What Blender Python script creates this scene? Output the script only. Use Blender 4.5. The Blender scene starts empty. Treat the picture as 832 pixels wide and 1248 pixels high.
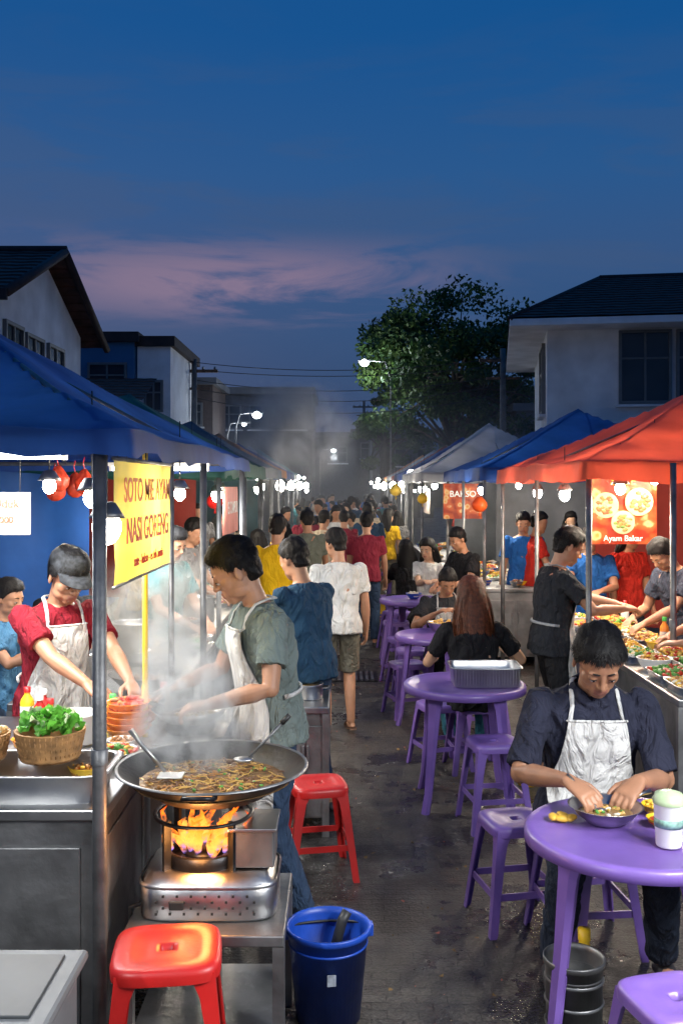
import bpy, bmesh, math, random, time
import numpy as np
from mathutils import Vector, Matrix, noise
from mathutils.bvhtree import BVHTree
T0=time.time()
random.seed(7); np.random.seed(7)
rad=math.radians
scene=bpy.context.scene
COL=scene.collection
def V(*a): return Vector(a)
# ---------------------------------------------------------------- materials
_m={}
def pm(name,col,rough=.5,metal=0.0,var=.15,vs=6.0,bump=0.0,bs=40.0,emis=0.0,ecol=None,coat=0.0,trans=0.0,rvar=0.0,sheen=0.0,spec=None):
    if name in _m: return _m[name]
    m=bpy.data.materials.new(name); m.use_nodes=True
    nt=m.node_tree; N=nt.nodes; L=nt.links
    b=N['Principled BSDF']; out=N['Material Output']
    tc=N.new('ShaderNodeTexCoord')
    n=N.new('ShaderNodeTexNoise'); n.inputs['Scale'].default_value=vs; n.inputs['Detail'].default_value=5
    L.new(tc.outputs['Object'],n.inputs['Vector'])
    r=N.new('ShaderNodeValToRGB')
    r.color_ramp.elements[0].position=.3; r.color_ramp.elements[1].position=.7
    r.color_ramp.elements[0].color=(*[x*(1-var) for x in col],1); r.color_ramp.elements[1].color=(*[min(1,x*(1+var*.6)) for x in col],1)
    L.new(n.outputs['Fac'],r.inputs['Fac']); L.new(r.outputs['Color'],b.inputs['Base Color'])
    b.inputs['Roughness'].default_value=rough; b.inputs['Metallic'].default_value=metal
    if spec is not None: b.inputs['Specular IOR Level'].default_value=spec
    if rvar:
        mr=N.new('ShaderNodeMapRange'); mr.inputs['To Min'].default_value=max(0.03,rough-rvar); mr.inputs['To Max'].default_value=rough+rvar
        n3=N.new('ShaderNodeTexNoise'); n3.inputs['Scale'].default_value=vs*2.3; n3.inputs['Detail'].default_value=6
        L.new(tc.outputs['Object'],n3.inputs['Vector']); L.new(n3.outputs['Fac'],mr.inputs['Value']); L.new(mr.outputs['Result'],b.inputs['Roughness'])
    if coat: b.inputs['Coat Weight'].default_value=coat; b.inputs['Coat Roughness'].default_value=.15
    if sheen: b.inputs['Sheen Weight'].default_value=sheen
    if bump:
        n2=N.new('ShaderNodeTexNoise'); n2.inputs['Scale'].default_value=bs; n2.inputs['Detail'].default_value=6
        L.new(tc.outputs['Object'],n2.inputs['Vector'])
        bp=N.new('ShaderNodeBump'); bp.inputs['Strength'].default_value=bump; bp.inputs['Distance'].default_value=.01
        L.new(n2.outputs['Fac'],bp.inputs['Height']); L.new(bp.outputs['Normal'],b.inputs['Normal'])
    if emis:
        b.inputs['Emission Color'].default_value=(*(ecol or col),1); b.inputs['Emission Strength'].default_value=emis
    if trans:
        t=N.new('ShaderNodeBsdfTranslucent'); L.new(r.outputs['Color'],t.inputs['Color'])
        mx=N.new('ShaderNodeMixShader'); mx.inputs[0].default_value=trans
        L.new(b.outputs[0],mx.inputs[1]); L.new(t.outputs[0],mx.inputs[2]); L.new(mx.outputs[0],out.inputs['Surface'])
    _m[name]=m; return m
def cloth(name,col,trans=0):
    if name in _m: return _m[name]
    m=pm(name,col,rough=.9,var=.2,vs=5,bump=0,spec=.2)
    nt=m.node_tree;N=nt.nodes;L=nt.links;b=N['Principled BSDF']
    tc=N.new('ShaderNodeTexCoord')
    mp=N.new('ShaderNodeMapping'); mp.inputs['Scale'].default_value=(1.6,1.6,.75); mp.inputs['Rotation'].default_value=(.4,.5,.2)
    L.new(tc.outputs['Object'],mp.inputs['Vector'])
    a=N.new('ShaderNodeTexNoise'); a.inputs['Scale'].default_value=8; a.inputs['Detail'].default_value=4; a.inputs['Distortion'].default_value=1.4
    L.new(mp.outputs[0],a.inputs['Vector'])
    f=N.new('ShaderNodeTexNoise'); f.inputs['Scale'].default_value=260; L.new(tc.outputs['Object'],f.inputs['Vector'])
    b1=N.new('ShaderNodeBump'); b1.inputs['Strength'].default_value=1.0; b1.inputs['Distance'].default_value=.06; L.new(a.outputs['Fac'],b1.inputs['Height'])
    b2=N.new('ShaderNodeBump'); b2.inputs['Strength'].default_value=.3; b2.inputs['Distance'].default_value=.003; L.new(f.outputs['Fac'],b2.inputs['Height'])
    L.new(b1.outputs[0],b2.inputs['Normal']); L.new(b2.outputs[0],b.inputs['Normal'])
    return m
def emit(name,col,s):
    if name in _m: return _m[name]
    m=bpy.data.materials.new(name); m.use_nodes=True; nt=m.node_tree; nt.nodes.clear()
    o=nt.nodes.new('ShaderNodeOutputMaterial'); e=nt.nodes.new('ShaderNodeEmission'); e.inputs[0].default_value=(*col,1); e.inputs[1].default_value=s
    nt.links.new(e.outputs[0],o.inputs[0]); _m[name]=m; return m
STEEL=pm('brushed_steel',(.5,.5,.5),.33,1,var=.25,vs=5,bump=.1,bs=30,rvar=.14)
STEEL_D=pm('worn_steel',(.26,.26,.26),.45,.85,var=.5,vs=4,bump=.25,bs=25,rvar=.18)
POLE=pm('galvanised_pole',(.22,.22,.22),.5,.7,var=.45,vs=9,bump=.2,bs=60)
IRON=pm('black_iron',(.018,.018,.02),.38,.6,var=.3,bump=.15,bs=50,rvar=.1)
PURP=pm('purple_plastic',(.17,.095,.36),.4,var=.2,vs=5,bump=.05,bs=80,coat=.12,rvar=.12)
REDP=pm('red_plastic',(.5,.012,.01),.42,var=.25,vs=5,bump=.05,bs=80,coat=.05,rvar=.12)
BLUEP=pm('blue_plastic',(.01,.06,.38),.4,var=.3,vs=7,bump=.06,bs=60,rvar=.1)
ORGP=pm('orange_plastic',(.8,.25,.02),.35,var=.15)
YELP=pm('yellow_plastic',(.8,.5,.02),.4,var=.15)
WHTP=pm('white_plastic',(.75,.75,.73),.4,var=.08)
GRYP=pm('grey_plastic',(.11,.118,.125),.55,var=.25,vs=4,bump=.06,rvar=.1)
GRNP=pm('green_plastic',(.05,.4,.06),.4,var=.1)
BLK=pm('black_plastic',(.02,.02,.02),.5,var=.2)
WOOD=pm('dark_wood',(.1,.05,.025),.6,var=.4,vs=12,bump=.2)
BULB=emit('bulb_glass_lit',(1,.95,.86),80)
TUBEM=emit('tube_glass_lit',(.9,.97,1),16)
# ---------------------------------------------------------------- mesh builder
class MB:
    def __init__(s): s.v=[];s.f=[];s.m=[];s.s=[];s.mats=[];s.n=0
    def mi(s,m):
        if m not in s.mats: s.mats.append(m)
        return s.mats.index(m)
    def add(s,vs,fs,mat,smooth=True):
        o=s.n; k=s.mi(mat)
        s.v.extend([tuple(p) for p in vs]); s.n+=len(vs)
        for f in fs: s.f.append([i+o for i in f]); s.m.append(k); s.s.append(smooth)
    def box(s,c,d,mat,rz=0,bev=0.0,R=None):
        bm=bmesh.new(); bmesh.ops.create_cube(bm,size=1)
        for v in bm.verts: v.co=Vector((v.co.x*d[0],v.co.y*d[1],v.co.z*d[2]))
        if bev: bmesh.ops.bevel(bm,geom=bm.edges[:],offset=bev,segments=2,affect='EDGES',profile=.5)
        M=R if R is not None else Matrix.Rotation(rz,3,'Z')
        bm.verts.index_update()
        vs=[M@v.co+Vector(c) for v in bm.verts]; fs=[[v.index for v in f.verts] for f in bm.faces]; bm.free()
        s.add(vs,fs,mat,False)
    def loft(s,rings,mat,smooth=True,cap=True,closed=True):
        n=len(rings[0]); vs=[];fs=[]
        for r in rings: vs+=list(r)
        for i in range(len(rings)-1):
            for j in range(n if closed else n-1):
                a=i*n+j;b=i*n+(j+1)%n; fs.append([a,b,b+n,a+n])
        if cap:
            for i,fl in ((0,True),(len(rings)-1,False)):
                c=sum((Vector(p) for p in rings[i]),Vector())/n; vs.append(c); k=len(vs)-1
                for j in range(n):
                    a=i*n+j;b=i*n+(j+1)%n; fs.append([b,a,k] if fl else [a,b,k])
        s.add(vs,fs,mat,smooth)
    def tube(s,pts,r,mat,n=10,cap=True,smooth=True,flat=1.0):
        pts=[Vector(p) for p in pts]; rr=r if isinstance(r,(list,tuple)) else [r]*len(pts)
        rings=[];u=None
        for i,p in enumerate(pts):
            t=(pts[min(i+1,len(pts)-1)]-pts[max(i-1,0)]).normalized()
            if u is None: u=t.cross(Vector((0,0,1)) if abs(t.z)<.9 else Vector((1,0,0))).normalized()
            u=(u-t*u.dot(t)).normalized(); w=t.cross(u)
            rings.append([p+u*math.cos(a)*rr[i]+w*math.sin(a)*rr[i]*flat for a in [2*math.pi*k/n for k in range(n)]])
        s.loft(rings,mat,smooth,cap)
    def lathe(s,prof,c,mat,n=28,smooth=True,sx=1,sy=1,M=None):
        c=Vector(c);vs=[];fs=[]
        for r,z in prof:
            for k in range(n):
                a=2*math.pi*k/n; p=Vector((r*math.cos(a)*sx,r*math.sin(a)*sy,z))
                vs.append((M@p if M else p)+c)
        for i in range(len(prof)-1):
            for k in range(n):
                a=i*n+k;b=i*n+(k+1)%n; fs.append([a,b,b+n,a+n])
        s.add(vs,fs,mat,smooth)
    def ell(s,c,r,mat,n=12,R=None,jit=0):
        c=Vector(c); vs=[];fs=[]; h=max(4,n//2)
        if not isinstance(r,(tuple,list)): r=(r,r,r)
        for i in range(h+1):
            th=math.pi*i/h
            for k in range(n):
                a=2*math.pi*k/n
                p=Vector((r[0]*math.sin(th)*math.cos(a),r[1]*math.sin(th)*math.sin(a),r[2]*math.cos(th)))
                if jit: p*=1+jit*noise.noise(p*(1.5/max(r))+c*37)
                vs.append((R@p if R else p)+c)
        for i in range(h):
            for k in range(n):
                a=i*n+k;b=i*n+(k+1)%n; fs.append([a,a+n,b+n,b])
        s.add(vs,fs,mat,True)
    def limb(s,pts,rr,mat,n=14):
        s.tube(pts,rr,mat,n)
        for p,r in zip(pts,rr): s.ell(p,(r*.99,)*3,mat,n)
    def mesh(s,name):
        me=bpy.data.meshes.new(name); me.from_pydata(s.v,[],s.f)
        for m in s.mats: me.materials.append(m)
        me.polygons.foreach_set('material_index',s.m); me.polygons.foreach_set('use_smooth',s.s); me.update()
        return me
    def obj(s,name,loc=(0,0,0),rz=0,parent=None,sc=1):
        o=bpy.data.objects.new(name,s.mesh(name)); COL.objects.link(o); o.location=loc; o.rotation_euler=(0,0,rz)
        o.scale=(sc,)*3 if not isinstance(sc,tuple) else sc
        if parent: o.parent=parent
        return o
def empty(name,loc=(0,0,0),rz=0):
    o=bpy.data.objects.new(name,None); COL.objects.link(o); o.location=loc; o.rotation_euler=(0,0,rz); o.empty_display_size=.1; return o
def remesh(mb,vox,it=2,fac=.5):
    me=mb.mesh('tmp'); o=bpy.data.objects.new('tmp',me); COL.objects.link(o)
    r=o.modifiers.new('r','REMESH'); r.mode='VOXEL'; r.voxel_size=vox; r.adaptivity=0
    if it:
        q=o.modifiers.new('s','SMOOTH'); q.factor=fac; q.iterations=it
    dg=bpy.context.evaluated_depsgraph_get(); e=o.evaluated_get(dg); m2=e.to_mesh()
    nv=len(m2.vertices); co=np.empty(nv*3,dtype=np.float32); m2.vertices.foreach_get('co',co)
    nf=len(m2.polygons); li=np.empty(len(m2.loops),dtype=np.int32); m2.loops.foreach_get('vertex_index',li)
    e.to_mesh_clear(); bpy.data.objects.remove(o); bpy.data.meshes.remove(me)
    return co.reshape(-1,3),li.reshape(nf,-1)
def vnormals(co,f):
    a=co[f[:,2]]-co[f[:,0]]; b=co[f[:,3]]-co[f[:,1]]; n=np.cross(a,b); out=np.zeros_like(co)
    for k in range(4): np.add.at(out,f[:,k],n)
    return out/(np.linalg.norm(out,axis=1)[:,None]+1e-9)
def folds(co,f,amp,sc=9.0,seed=0):
    n=vnormals(co,f); d=np.empty(len(co)); nn=noise.noise
    for i,p in enumerate(co):
        x,y,z=float(p[0]),float(p[1]),float(p[2])
        a,b,c=x*sc+seed,y*sc+z*sc*.55,z*sc*.7-x*sc*.5
        d[i]=(.45-abs(nn((a,b,c)))*2.2)+(.2-abs(nn((b*2.1,c*2.1+3,a*1.7)))*1.1)
    return co+n*(d*amp)[:,None]
def sup(c,F,hw,hd,n=24,e=2.4,yo=0):
    out=[]
    for k in range(n):
        a=2*math.pi*k/n; ca,sa=math.cos(a),math.sin(a)
        out.append(c+F@Vector((hw*math.copysign(abs(ca)**(2/e),ca),yo+hd*math.copysign(abs(sa)**(2/e),sa),0)))
    return out
def frame(p,y=0,r=0): return Matrix.Rotation(y,3,'Z')@Matrix.Rotation(-p,3,'X')@Matrix.Rotation(r,3,'Y')
def IK(a,t,l1,l2,h):
    d=t-a; L=max(.08,min(d.length,l1+l2-.004)); u=d.normalized()
    x=(l1*l1-l2*l2+L*L)/(2*L); y=math.sqrt(max(0,l1*l1-x*x))
    p=h-u*h.dot(u); p.normalize()
    return a+u*x+p*y, a+u*L
# ---------------------------------------------------------------- people
SKINS=[pm('skin_a',(.43,.22,.13),.5,var=.16,vs=14,bump=.08,bs=150),pm('skin_b',(.37,.18,.10),.5,var=.16,vs=14,bump=.08,bs=150),pm('skin_c',(.48,.28,.175),.5,var=.12,vs=14,bump=.06,bs=150)]
LIP=pm('lips',(.33,.13,.09),.45,var=.1)
HAIRB=pm('black_hair',(.008,.007,.007),.6,var=.3,vs=60,bump=.4,bs=160,spec=.25)
HAIRR=pm('auburn_hair',(.13,.038,.015),.45,var=.55,vs=40,bump=.5,bs=140,spec=.4)
EYEW=pm('eye_white',(.5,.46,.42),.25,var=.02); EYED=pm('eye_iris',(.012,.007,.005),.15,var=.1)
APRON=cloth('apron_cotton',(.64,.63,.60)); APRONG=cloth('apron_grey',(.38,.39,.39))
JEAN=cloth('denim',(.035,.06,.11)); JEAND=cloth('dark_denim',(.018,.024,.04)); KHAKI=cloth('khaki_cotton',(.15,.14,.11)); BLKC=cloth('black_cotton',(.016,.016,.018))
TEAL=cloth('teal_denim',(.03,.12,.16))
SOLE=pm('shoe_rubber',(.03,.028,.03),.6,var=.2); SOLEB=pm('sandal_brown',(.1,.05,.03),.6,var=.2)
def hand(mb,W,D,B,side,mat,curl=.5,n=8,sp=1.0):
    D=D.normalized(); B=(B-D*B.dot(D)).normalized(); X=D.cross(B)
    th=-1 if side>0 else 1
    F=lambda x,y,z: W+X*x+D*y+B*z
    Q=Matrix((X,B,-D)).transposed()
    mb.loft([sup(F(0,-.01,0),Q,.026,.02,14),sup(F(0,.03,0),Q,.035,.017,14),sup(F(0,.085,-.002),Q,.041,.014,14),sup(F(0,.094,-.004),Q,.036,.010,14)],mat)
    for i,(x,l) in enumerate(((.031,.066),(.0105,.075),(-.0105,.07),(-.031,.054))):
        x*=th; p=F(x,.082,-.002); a=.15+curl*.35; pts=[p]; yaw=x*2.2*sp
        for k,fr in enumerate((.45,.31,.26)):
            a+=curl*(.55+.03*i) if k else 0
            d=D*math.cos(a)*math.cos(yaw)-B*math.sin(a)+X*math.sin(yaw)*math.cos(a)
            p=p+d*l*fr*1.15; pts.append(p)
        mb.limb(pts,[.0098,.0092,.0084,.0072],mat,n)
    p=F(.026*th,.022,-.004); a=p; b=a+(X*th*.72+D*.62-B*.3).normalized()*.042; c=b+(X*th*.25+D*.9-B*.3).normalized()*.03; d=c+(X*th*-.05+D*.95-B*.35).normalized()*.024
    mb.limb([a,b,c,d],[.015,.0125,.0105,.0085],mat,n)
def head_geo(mb,mat,det=True):
    E=lambda c,r,n=16,R=None: mb.ell(c,r,mat,n,R)
    E((0,-.012,.035),(.074,.094,.084),24); E((0,.012,-.026),(.061,.072,.084),24); E((0,.026,.03),(.064,.062,.06),20)
    E((0,.050,-.086),(.030,.029,.024),16)
    for s in(-1,1):
        E((s*.033,.044,-.020),(.029,.029,.030)); E((s*.034,.018,-.064),(.025,.046,.030),14,Matrix.Rotation(.25,3,'X'))
        E((s*.077,-.010,-.004),(.008,.017,.030),12,Matrix.Rotation(s*-.3,3,'Z'))
        if det:
            E((s*.030,.076,.024),(.021,.0095,.0075),12,Matrix.Rotation(s*-.05,3,'Y')); E((s*.0125,.0895,-.028),(.0080,.0095,.0065),10)
            E((s*.031,.0725,.0035),(.0158,.0130,.0125),14)
    if det:
        mb.limb([V(*p) for p in((0,.082,.016),(0,.091,-.008),(0,.100,-.025))],[.0085,.0095,.0112],mat,10)
        E((0,.080,-.052),(.0235,.0110,.0068),14); E((0,.078,-.0655),(.020,.0115,.0078),14); E((0,.064,-.058),(.036,.023,.032),14)
sst=lambda a,b,x: (lambda u:u*u*(3-2*u))(min(1,max(0,(x-a)/(b-a))))
def hair_geo(mat,style,seed,strands):
    mb=MB(); bm=bmesh.new(); bmesh.ops.create_icosphere(bm,subdivisions=5 if strands else 4,radius=1); bm.verts.index_update()
    vs=[];ok=[];long=style!='short'
    for v in bm.verts:
        n=v.co; phi=abs(math.degrees(math.atan2(n.x,n.y))); hr=max(.02,math.hypot(n.x,n.y))
        bk=sst(85,125,phi) if n.z<0 else 0
        k=1+bk*(max(1,min(.93/hr,1.6))-1)
        q=Vector((n.x*k*.0765,n.y*k*(.096-.014*bk*max(0,-n.z)),n.z*(.092+.016*bk)))+Vector((0,-.012,.035))
        zb=np.interp(phi,[0,35,58,74,88,104,118,140,180],[.070,.068,.052,.018,-.012,.008,-.03,-.054,-.058])
        zb+=.005*noise.noise(q*90+Vector((seed,0,0)))
        t=sst(-.014,.012,q.z-zb)
        th=.006+.015*max(0,n.z)+.012*max(0,n.y)*max(0,n.z)+(.008 if long else 0)-.002*bk
        th+=.005*noise.noise(Vector((q.x*70,q.y*45,q.z*30))+Vector((seed*3,0,0)))+.008*noise.noise(q*26+Vector((seed,5,0)))
        out=Vector((n.x,n.y,n.z*(1-bk))).normalized()
        r=q+out*(th*t-.018*(1-t)); vs.append(r); ok.append(t>.7)
    fs=[[x.index for x in f.verts] for f in bm.faces]; nrm=[v.co.normalized() for v in bm.verts]; bm.free()
    mb.add(vs,fs,mat)
    if strands:
        idx=[i for i in range(len(vs)) if ok[i]]; rnd=random.Random(seed); bv=[];bf=[]
        for _ in range(strands):
            i=rnd.choice(idx); p=vs[i]-nrm[i]*.003; nn=nrm[i]
            sweep=Vector((.5*(1 if nn.x>-.02 else -1)+rnd.uniform(-.4,.4),.75 if nn.z>.4 else .1,-.7 if nn.z<.6 else -.1))
            tg=(sweep-nn*sweep.dot(nn)).normalized(); l=rnd.uniform(.014,.030)*(.6 if nn.z<0 else 1); w=nn.cross(tg)*.0012
            a=p; b=p+tg*l*.5+nn*.004; c=p+tg*l+nn*rnd.uniform(-.002,.006)
            k=len(bv); bv+=[a-w,a+w,b+w*.8,b-w*.8,c]; bf+=[[k,k+1,k+2,k+3],[k+3,k+2,k+4]]
        mb.add(bv,bf,mat)
    if style=='long':
        rings=[];Ls=.40
        def dr(u,a):
            z=.07-u*Ls; hw=np.interp(u,[0,.12,.25,.5,.8,1],[.06,.090,.102,.122,.115,.075]); hd=np.interp(u,[0,.12,.3,.6,1],[.07,.085,.062,.042,.018])
            cy=np.interp(u,[0,.3,.6,1],[-.03,-.055,-.072,-.082])
            m=1+.14*noise.noise(Vector((math.cos(a)*7,math.sin(a)*7,u*2.5+seed)))+.07*noise.noise(Vector((math.cos(a)*22,math.sin(a)*22,u*3)))
            return V(hw*m*math.cos(a),cy+hd*m*math.sin(a),z+(.03*noise.noise(Vector((math.cos(a)*6,3,math.sin(a)*6))) if u>.9 else 0))
        for i in range(22): rings.append([dr(i/21,2*math.pi*k/72) for k in range(72)])
        mb.loft(rings,mat)
        if strands:
            rnd=random.Random(seed+1);bv=[];bf=[]
            for _ in range(2400):
                a=rnd.uniform(math.pi*.95,math.pi*2.05); u0=rnd.uniform(.02,.75); u1=min(1.12,u0+rnd.uniform(.15,.45)); o=rnd.uniform(.0,.014); da=rnd.uniform(-.08,.08); w=rnd.uniform(.0008,.002); k=len(bv)
                for j in range(6):
                    u=u0+(u1-u0)*j/5; aa=a+da*j; p=dr(u,aa); q=V(math.cos(aa),math.sin(aa),0); t=V(-q.y,q.x,0)
                    p=p+q*o; bv+=[p-t*w,p+t*w]
                for j in range(5): bf.append([k+2*j,k+2*j+1,k+2*j+3,k+2*j+2])
            mb.add(bv,bf,mat)
    return mb
def person(name,pos,yaw=0,s=1.0,pz=.93,py=0,lean=4,twist=0,hp=8,hy=0,hr=0,hands=None,hdir=None,curl=(.6,.6),feet=None,skin=0,shirt=None,sleeve='short',pants=None,shorts=False,
           apron=None,hair='short',hairm=None,cap=None,shoes=None,vox=.012,female=False,seated=False,seed=1,width=1.0,hs=1.0,collar=False,ret=False):
    yw=rad(yaw); inv=Matrix.Rotation(-yw,3,'Z'); P0=Vector((pos[0],pos[1],0))
    toL=lambda w: (inv@(Vector(w)-P0))/s
    SK=SKINS[skin]; pants=pants or JEAN; shoes=shoes or SOLE; hairm=hairm or HAIRB
    pz/=s if seated else 1; lean=rad(lean); tw=rad(twist); W=width*(.9 if female else 1)
    F0=frame(lean*.3); F1=frame(lean*.7,tw*.5); F2=frame(lean,tw)
    p0=Vector((0,py,pz)); p1=p0+F0@V(0,0,.13); p2=p1+F1@V(0,0,.19); p3=p2+F2@V(0,0,.12); p4=p3+F2@V(0,-.005,.06)
    FH=frame(lean*.6+rad(hp),tw+rad(hy),rad(hr)); nk=p4+frame(lean*.8+rad(hp)*.3,tw)@V(0,.008,.042); H=nk+FH@V(0,.018,.106)*hs
    body=MB(); det=vox<.008
    def torso(mb,g,hem=False):
        mat=SK; R=[]; e_=.010 if hem else 0
        if hem: R.append(sup(p0+F0@V(0,0,-.10),F0,(.180+g)*W,.132+g))
        else: R.append(sup(p0+F0@V(0,0,-.08),F0,.14*W,.10))
        R+= [sup(p0,F0,(.165+g+e_)*W,.115+g+e_),sup(p1,F1,(.142+g*1.4)*W,.102+g*1.3,yo=.008),sup(p1+F1@V(0,0,.11),F1,(.157+g)*W,.115+g),sup(p2,F2,(.172+g)*W,.12+g,yo=.006),
             sup(p2+F2@V(0,0,.07),F2,(.178+g)*W,.112+g),sup(p3,F2,(.165+g)*W,.09+g),sup(p3+F2@V(0,0,.035),F2,(.115+g)*W,.068+g),sup(p4,F2,.068+g,.06+g)]
        mb.loft(R,mat)
    torso(body,0); body.limb([p4-F2@V(0,0,.03),nk,H+FH@V(0,-.02,-.045)*hs],[.060,.053,.052],SK,16)
    hm=MB(); head_geo(hm,SK,vox<.0105)
    body.add([H+FH@(Vector(v)*hs) for v in hm.v],hm.f,SK)
    A=[];legs=[]
    for i,sd in enumerate((1,-1)):
        sh=p3+F2@V(sd*.178*W,-.004,-.005)
        if hands and hands[i] is not None: t=toL(hands[i])
        else: t=sh+V(sd*.07,.07+.04*math.sin(seed*3+i),-.52)
        hint=F2@V(sd*.55,-.5,-.55) if (hands and hands[i] is not None) else V(sd*.2,-1,0)
        el,wr=IK(sh,t,.285,.25,hint)
        A.append((sh,el,wr,sd,t)); fd=(wr-el).normalized()
        body.limb([sh,sh.lerp(el,.45),el,el.lerp(wr,.3),wr],[.052,.046,.038,.041,.0255],SK)
        hd=(inv@Vector(hdir[i])) if (hdir and hdir[i] is not None) else fd
        if hands and hands[i] is not None: B=V(0,0,1)+V(sd*.25,0,0)
        else: B=V(sd,0,0)+V(0,-.3,0)
        if abs(hd.normalized().dot(B.normalized()))>.95: B=V(sd,0.3,.2)
        hand(body,wr+fd*.012,hd,B,sd,SK,curl[i],8 if det else 6)
    for i,sd in enumerate((1,-1)):
        hp_=p0+F0@V(sd*.088*W,0,-.03)
        if feet: t=toL(feet[i])
        else: t=V(sd*.11,-.02+.05*math.sin(seed*5+i*2),.075)
        kn,an=IK(hp_,t,.43,.42,V(sd*.12,1,.15))
        legs.append((hp_,kn,an,sd)); body.limb([hp_,hp_.lerp(kn,.4),kn,kn.lerp(an,.3),an],[.078,.07,.052,.053,.034],SK)
        body.ell(an+V(sd*.008,.055,-.045),(.036,.11,.028),SK,12)
    parts=[]
    co,f=remesh(body,vox,4 if det else 1,.55)
    loc=(co-np.array(H))@np.array(FH)/hs; cen=loc[f].mean(axis=1)
    mi=np.zeros(len(f),dtype=int)
    if vox<.0105: mi[(np.abs(cen[:,0])<.023)&(cen[:,1]>.074)&(cen[:,2]>-.072)&(cen[:,2]<-.047)]=5
    parts.append((co,f.tolist(),mi.tolist()))
    sm=MB(); g=.013; torso(sm,g,hem=True)
    for sh,el,wr,sd,t in A:
        if sleeve=='short': sm.tube([sh-(el-sh)*.1,sh.lerp(el,.35),sh.lerp(el,.68)],[.062,.064,.067],SK,18)
        elif sleeve=='elbow': sm.tube([sh,sh.lerp(el,.5),sh.lerp(el,.93)],[.064,.062,.058],SK,18)
        else: sm.limb([sh,sh.lerp(el,.5),el],[.062,.058,.052],SK,16); sm.tube([el,el.lerp(wr,.5),el.lerp(wr,.93)],[.052,.048,.04],SK,16)
        sm.ell(sh,.064,SK)
    if collar:
        for sd in(-1,1):
            sm.tube([p4+F2@V(sd*.012,.088,-.03),p4+F2@V(sd*.05,.07,.0),p4+F2@V(sd*.078,.02,.018),p4+F2@V(sd*.06,-.055,.02),p4+F2@V(0,-.078,.02)],[.010,.015,.014,.013,.013],SK,10,flat=1.3)
    vc=max(vox*1.3,.0065)
    co,f=remesh(sm,vc,1); co=folds(co,f,.0095,9,seed); parts.append((co,f.tolist(),[1]*len(f)))
    pn=MB(); pn.loft([sup(p0+F0@V(0,0,-.10),F0,.160*W,.112),sup(p0,F0,.166*W,.116),sup(p0+F0@V(0,0,.05),F0,.155*W,.108)],SK)
    for hp_,kn,an,sd in legs:
        if shorts: pn.limb([hp_,hp_.lerp(kn,.5)],[.090,.088],SK,18); pn.tube([hp_.lerp(kn,.5),hp_.lerp(kn,.97)],[.088,.088],SK,18)
        else: pn.limb([hp_,hp_.lerp(kn,.5),kn],[.088,.083,.066],SK,18); pn.tube([kn,kn.lerp(an,.5),kn.lerp(an,.96)],[.066,.062,.058],SK,18)
    co,f=remesh(pn,vc,1); co=folds(co,f,.006,11,seed+9); parts.append((co,f.tolist(),[2]*len(f)))
    so=MB()
    for hp_,kn,an,sd in legs:
        c=an+V(sd*.008,0,0); z0=an.z-.078; R=[]
        for y,w,h in((-.05,.02,.03),(-.04,.034,.05),(0,.038,.075),(.05,.041,.06),(.11,.046,.045),(.155,.038,.035),(.175,.015,.02)):
            hh=h*.5; R.append([Vector((c.x+w*math.cos(a),c.y+y,max(z0,z0+hh+hh*math.sin(a)))) for a in [2*math.pi*k/14 for k in range(14)]])
        if shoes is SOLEB:
            R=[[Vector((p.x,p.y,z0-.002+(.018 if p.z>z0+.02 else 0))) for p in r] for r in R]; so.loft(R,SK)
            so.tube([c+V(-.04,.09,-.06),c+V(-.02,.085,-.018),c+V(.02,.085,-.018),c+V(.04,.09,-.06)],.007,SK,8,flat=2)
        else: so.loft(R,SK)
    parts.append((np.array([tuple(v) for v in so.v]),so.f,[4]*len(so.f)))
    hb=hair_geo(hairm,hair,seed,(4200 if det else (900 if vox<.0125 else 0)))
    vv=np.array([tuple(H+FH@(Vector(v)*hs)) for v in hb.v]); parts.append((vv,hb.f,[3]*len(hb.f)))
    mats=[SK,shirt,pants,hairm,shoes,LIP,EYEW,EYED,apron or APRON,cap or BLK]
    def addmb(m_,k): parts.append((np.array([tuple(v) for v in m_.v]),m_.f,[k]*len(m_.f)))
    if vox<.0105:
        e=MB();e2=MB();br=MB(); T=lambda q: H+FH@(Vector(q)*hs)
        for sd in(-1,1):
            e.ell(T((sd*.031,.0765,-.0035)),tuple(x*hs for x in(.0110,.0095,.0078)),SK,14,FH); e2.ell(T((sd*.0305,.0825,-.0045)),tuple(x*hs for x in(.0054,.0042,.0056)),SK,12,FH)
            br.tube([T(q) for q in((sd*.013,.0855,.0235),(sd*.028,.0860,.0285),(sd*.046,.0740,.025))],[.0028*hs,.0036*hs,.0018*hs],SK,8)
            br.tube([T(q) for q in((sd*.019,.0830,-.0005),(sd*.031,.0870,.0018),(sd*.044,.080,-.0010))],[.0010*hs,.0016*hs,.0010*hs],SK,6)
        addmb(e,6);addmb(e2,7);addmb(br,3)
    if cap:
        cm=MB(); Mx=FH@Matrix.Rotation(.06,3,'X'); O=V(0,-.012,.050)
        rings=[]
        for r_,z_ in [(.088,0),(.0915,.022),(.088,.045),(.076,.066),(.055,.080),(.028,.087),(.004,.089)]:
            rings.append([H+FH@(O*hs)+Mx@(V(r_*math.cos(a)*.95,r_*math.sin(a)*1.13,z_*(1+.05*math.sin(a)))*hs*(1+.012*noise.noise(V(math.cos(a)*4,math.sin(a)*4,z_*40)))) for a in [2*math.pi*k/36 for k in range(36)]])
        cm.loft(rings,SK,cap=False); cm.ell(H+FH@((O+V(0,0,.088))*hs),.006*hs,SK,8)
        R=[]
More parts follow.
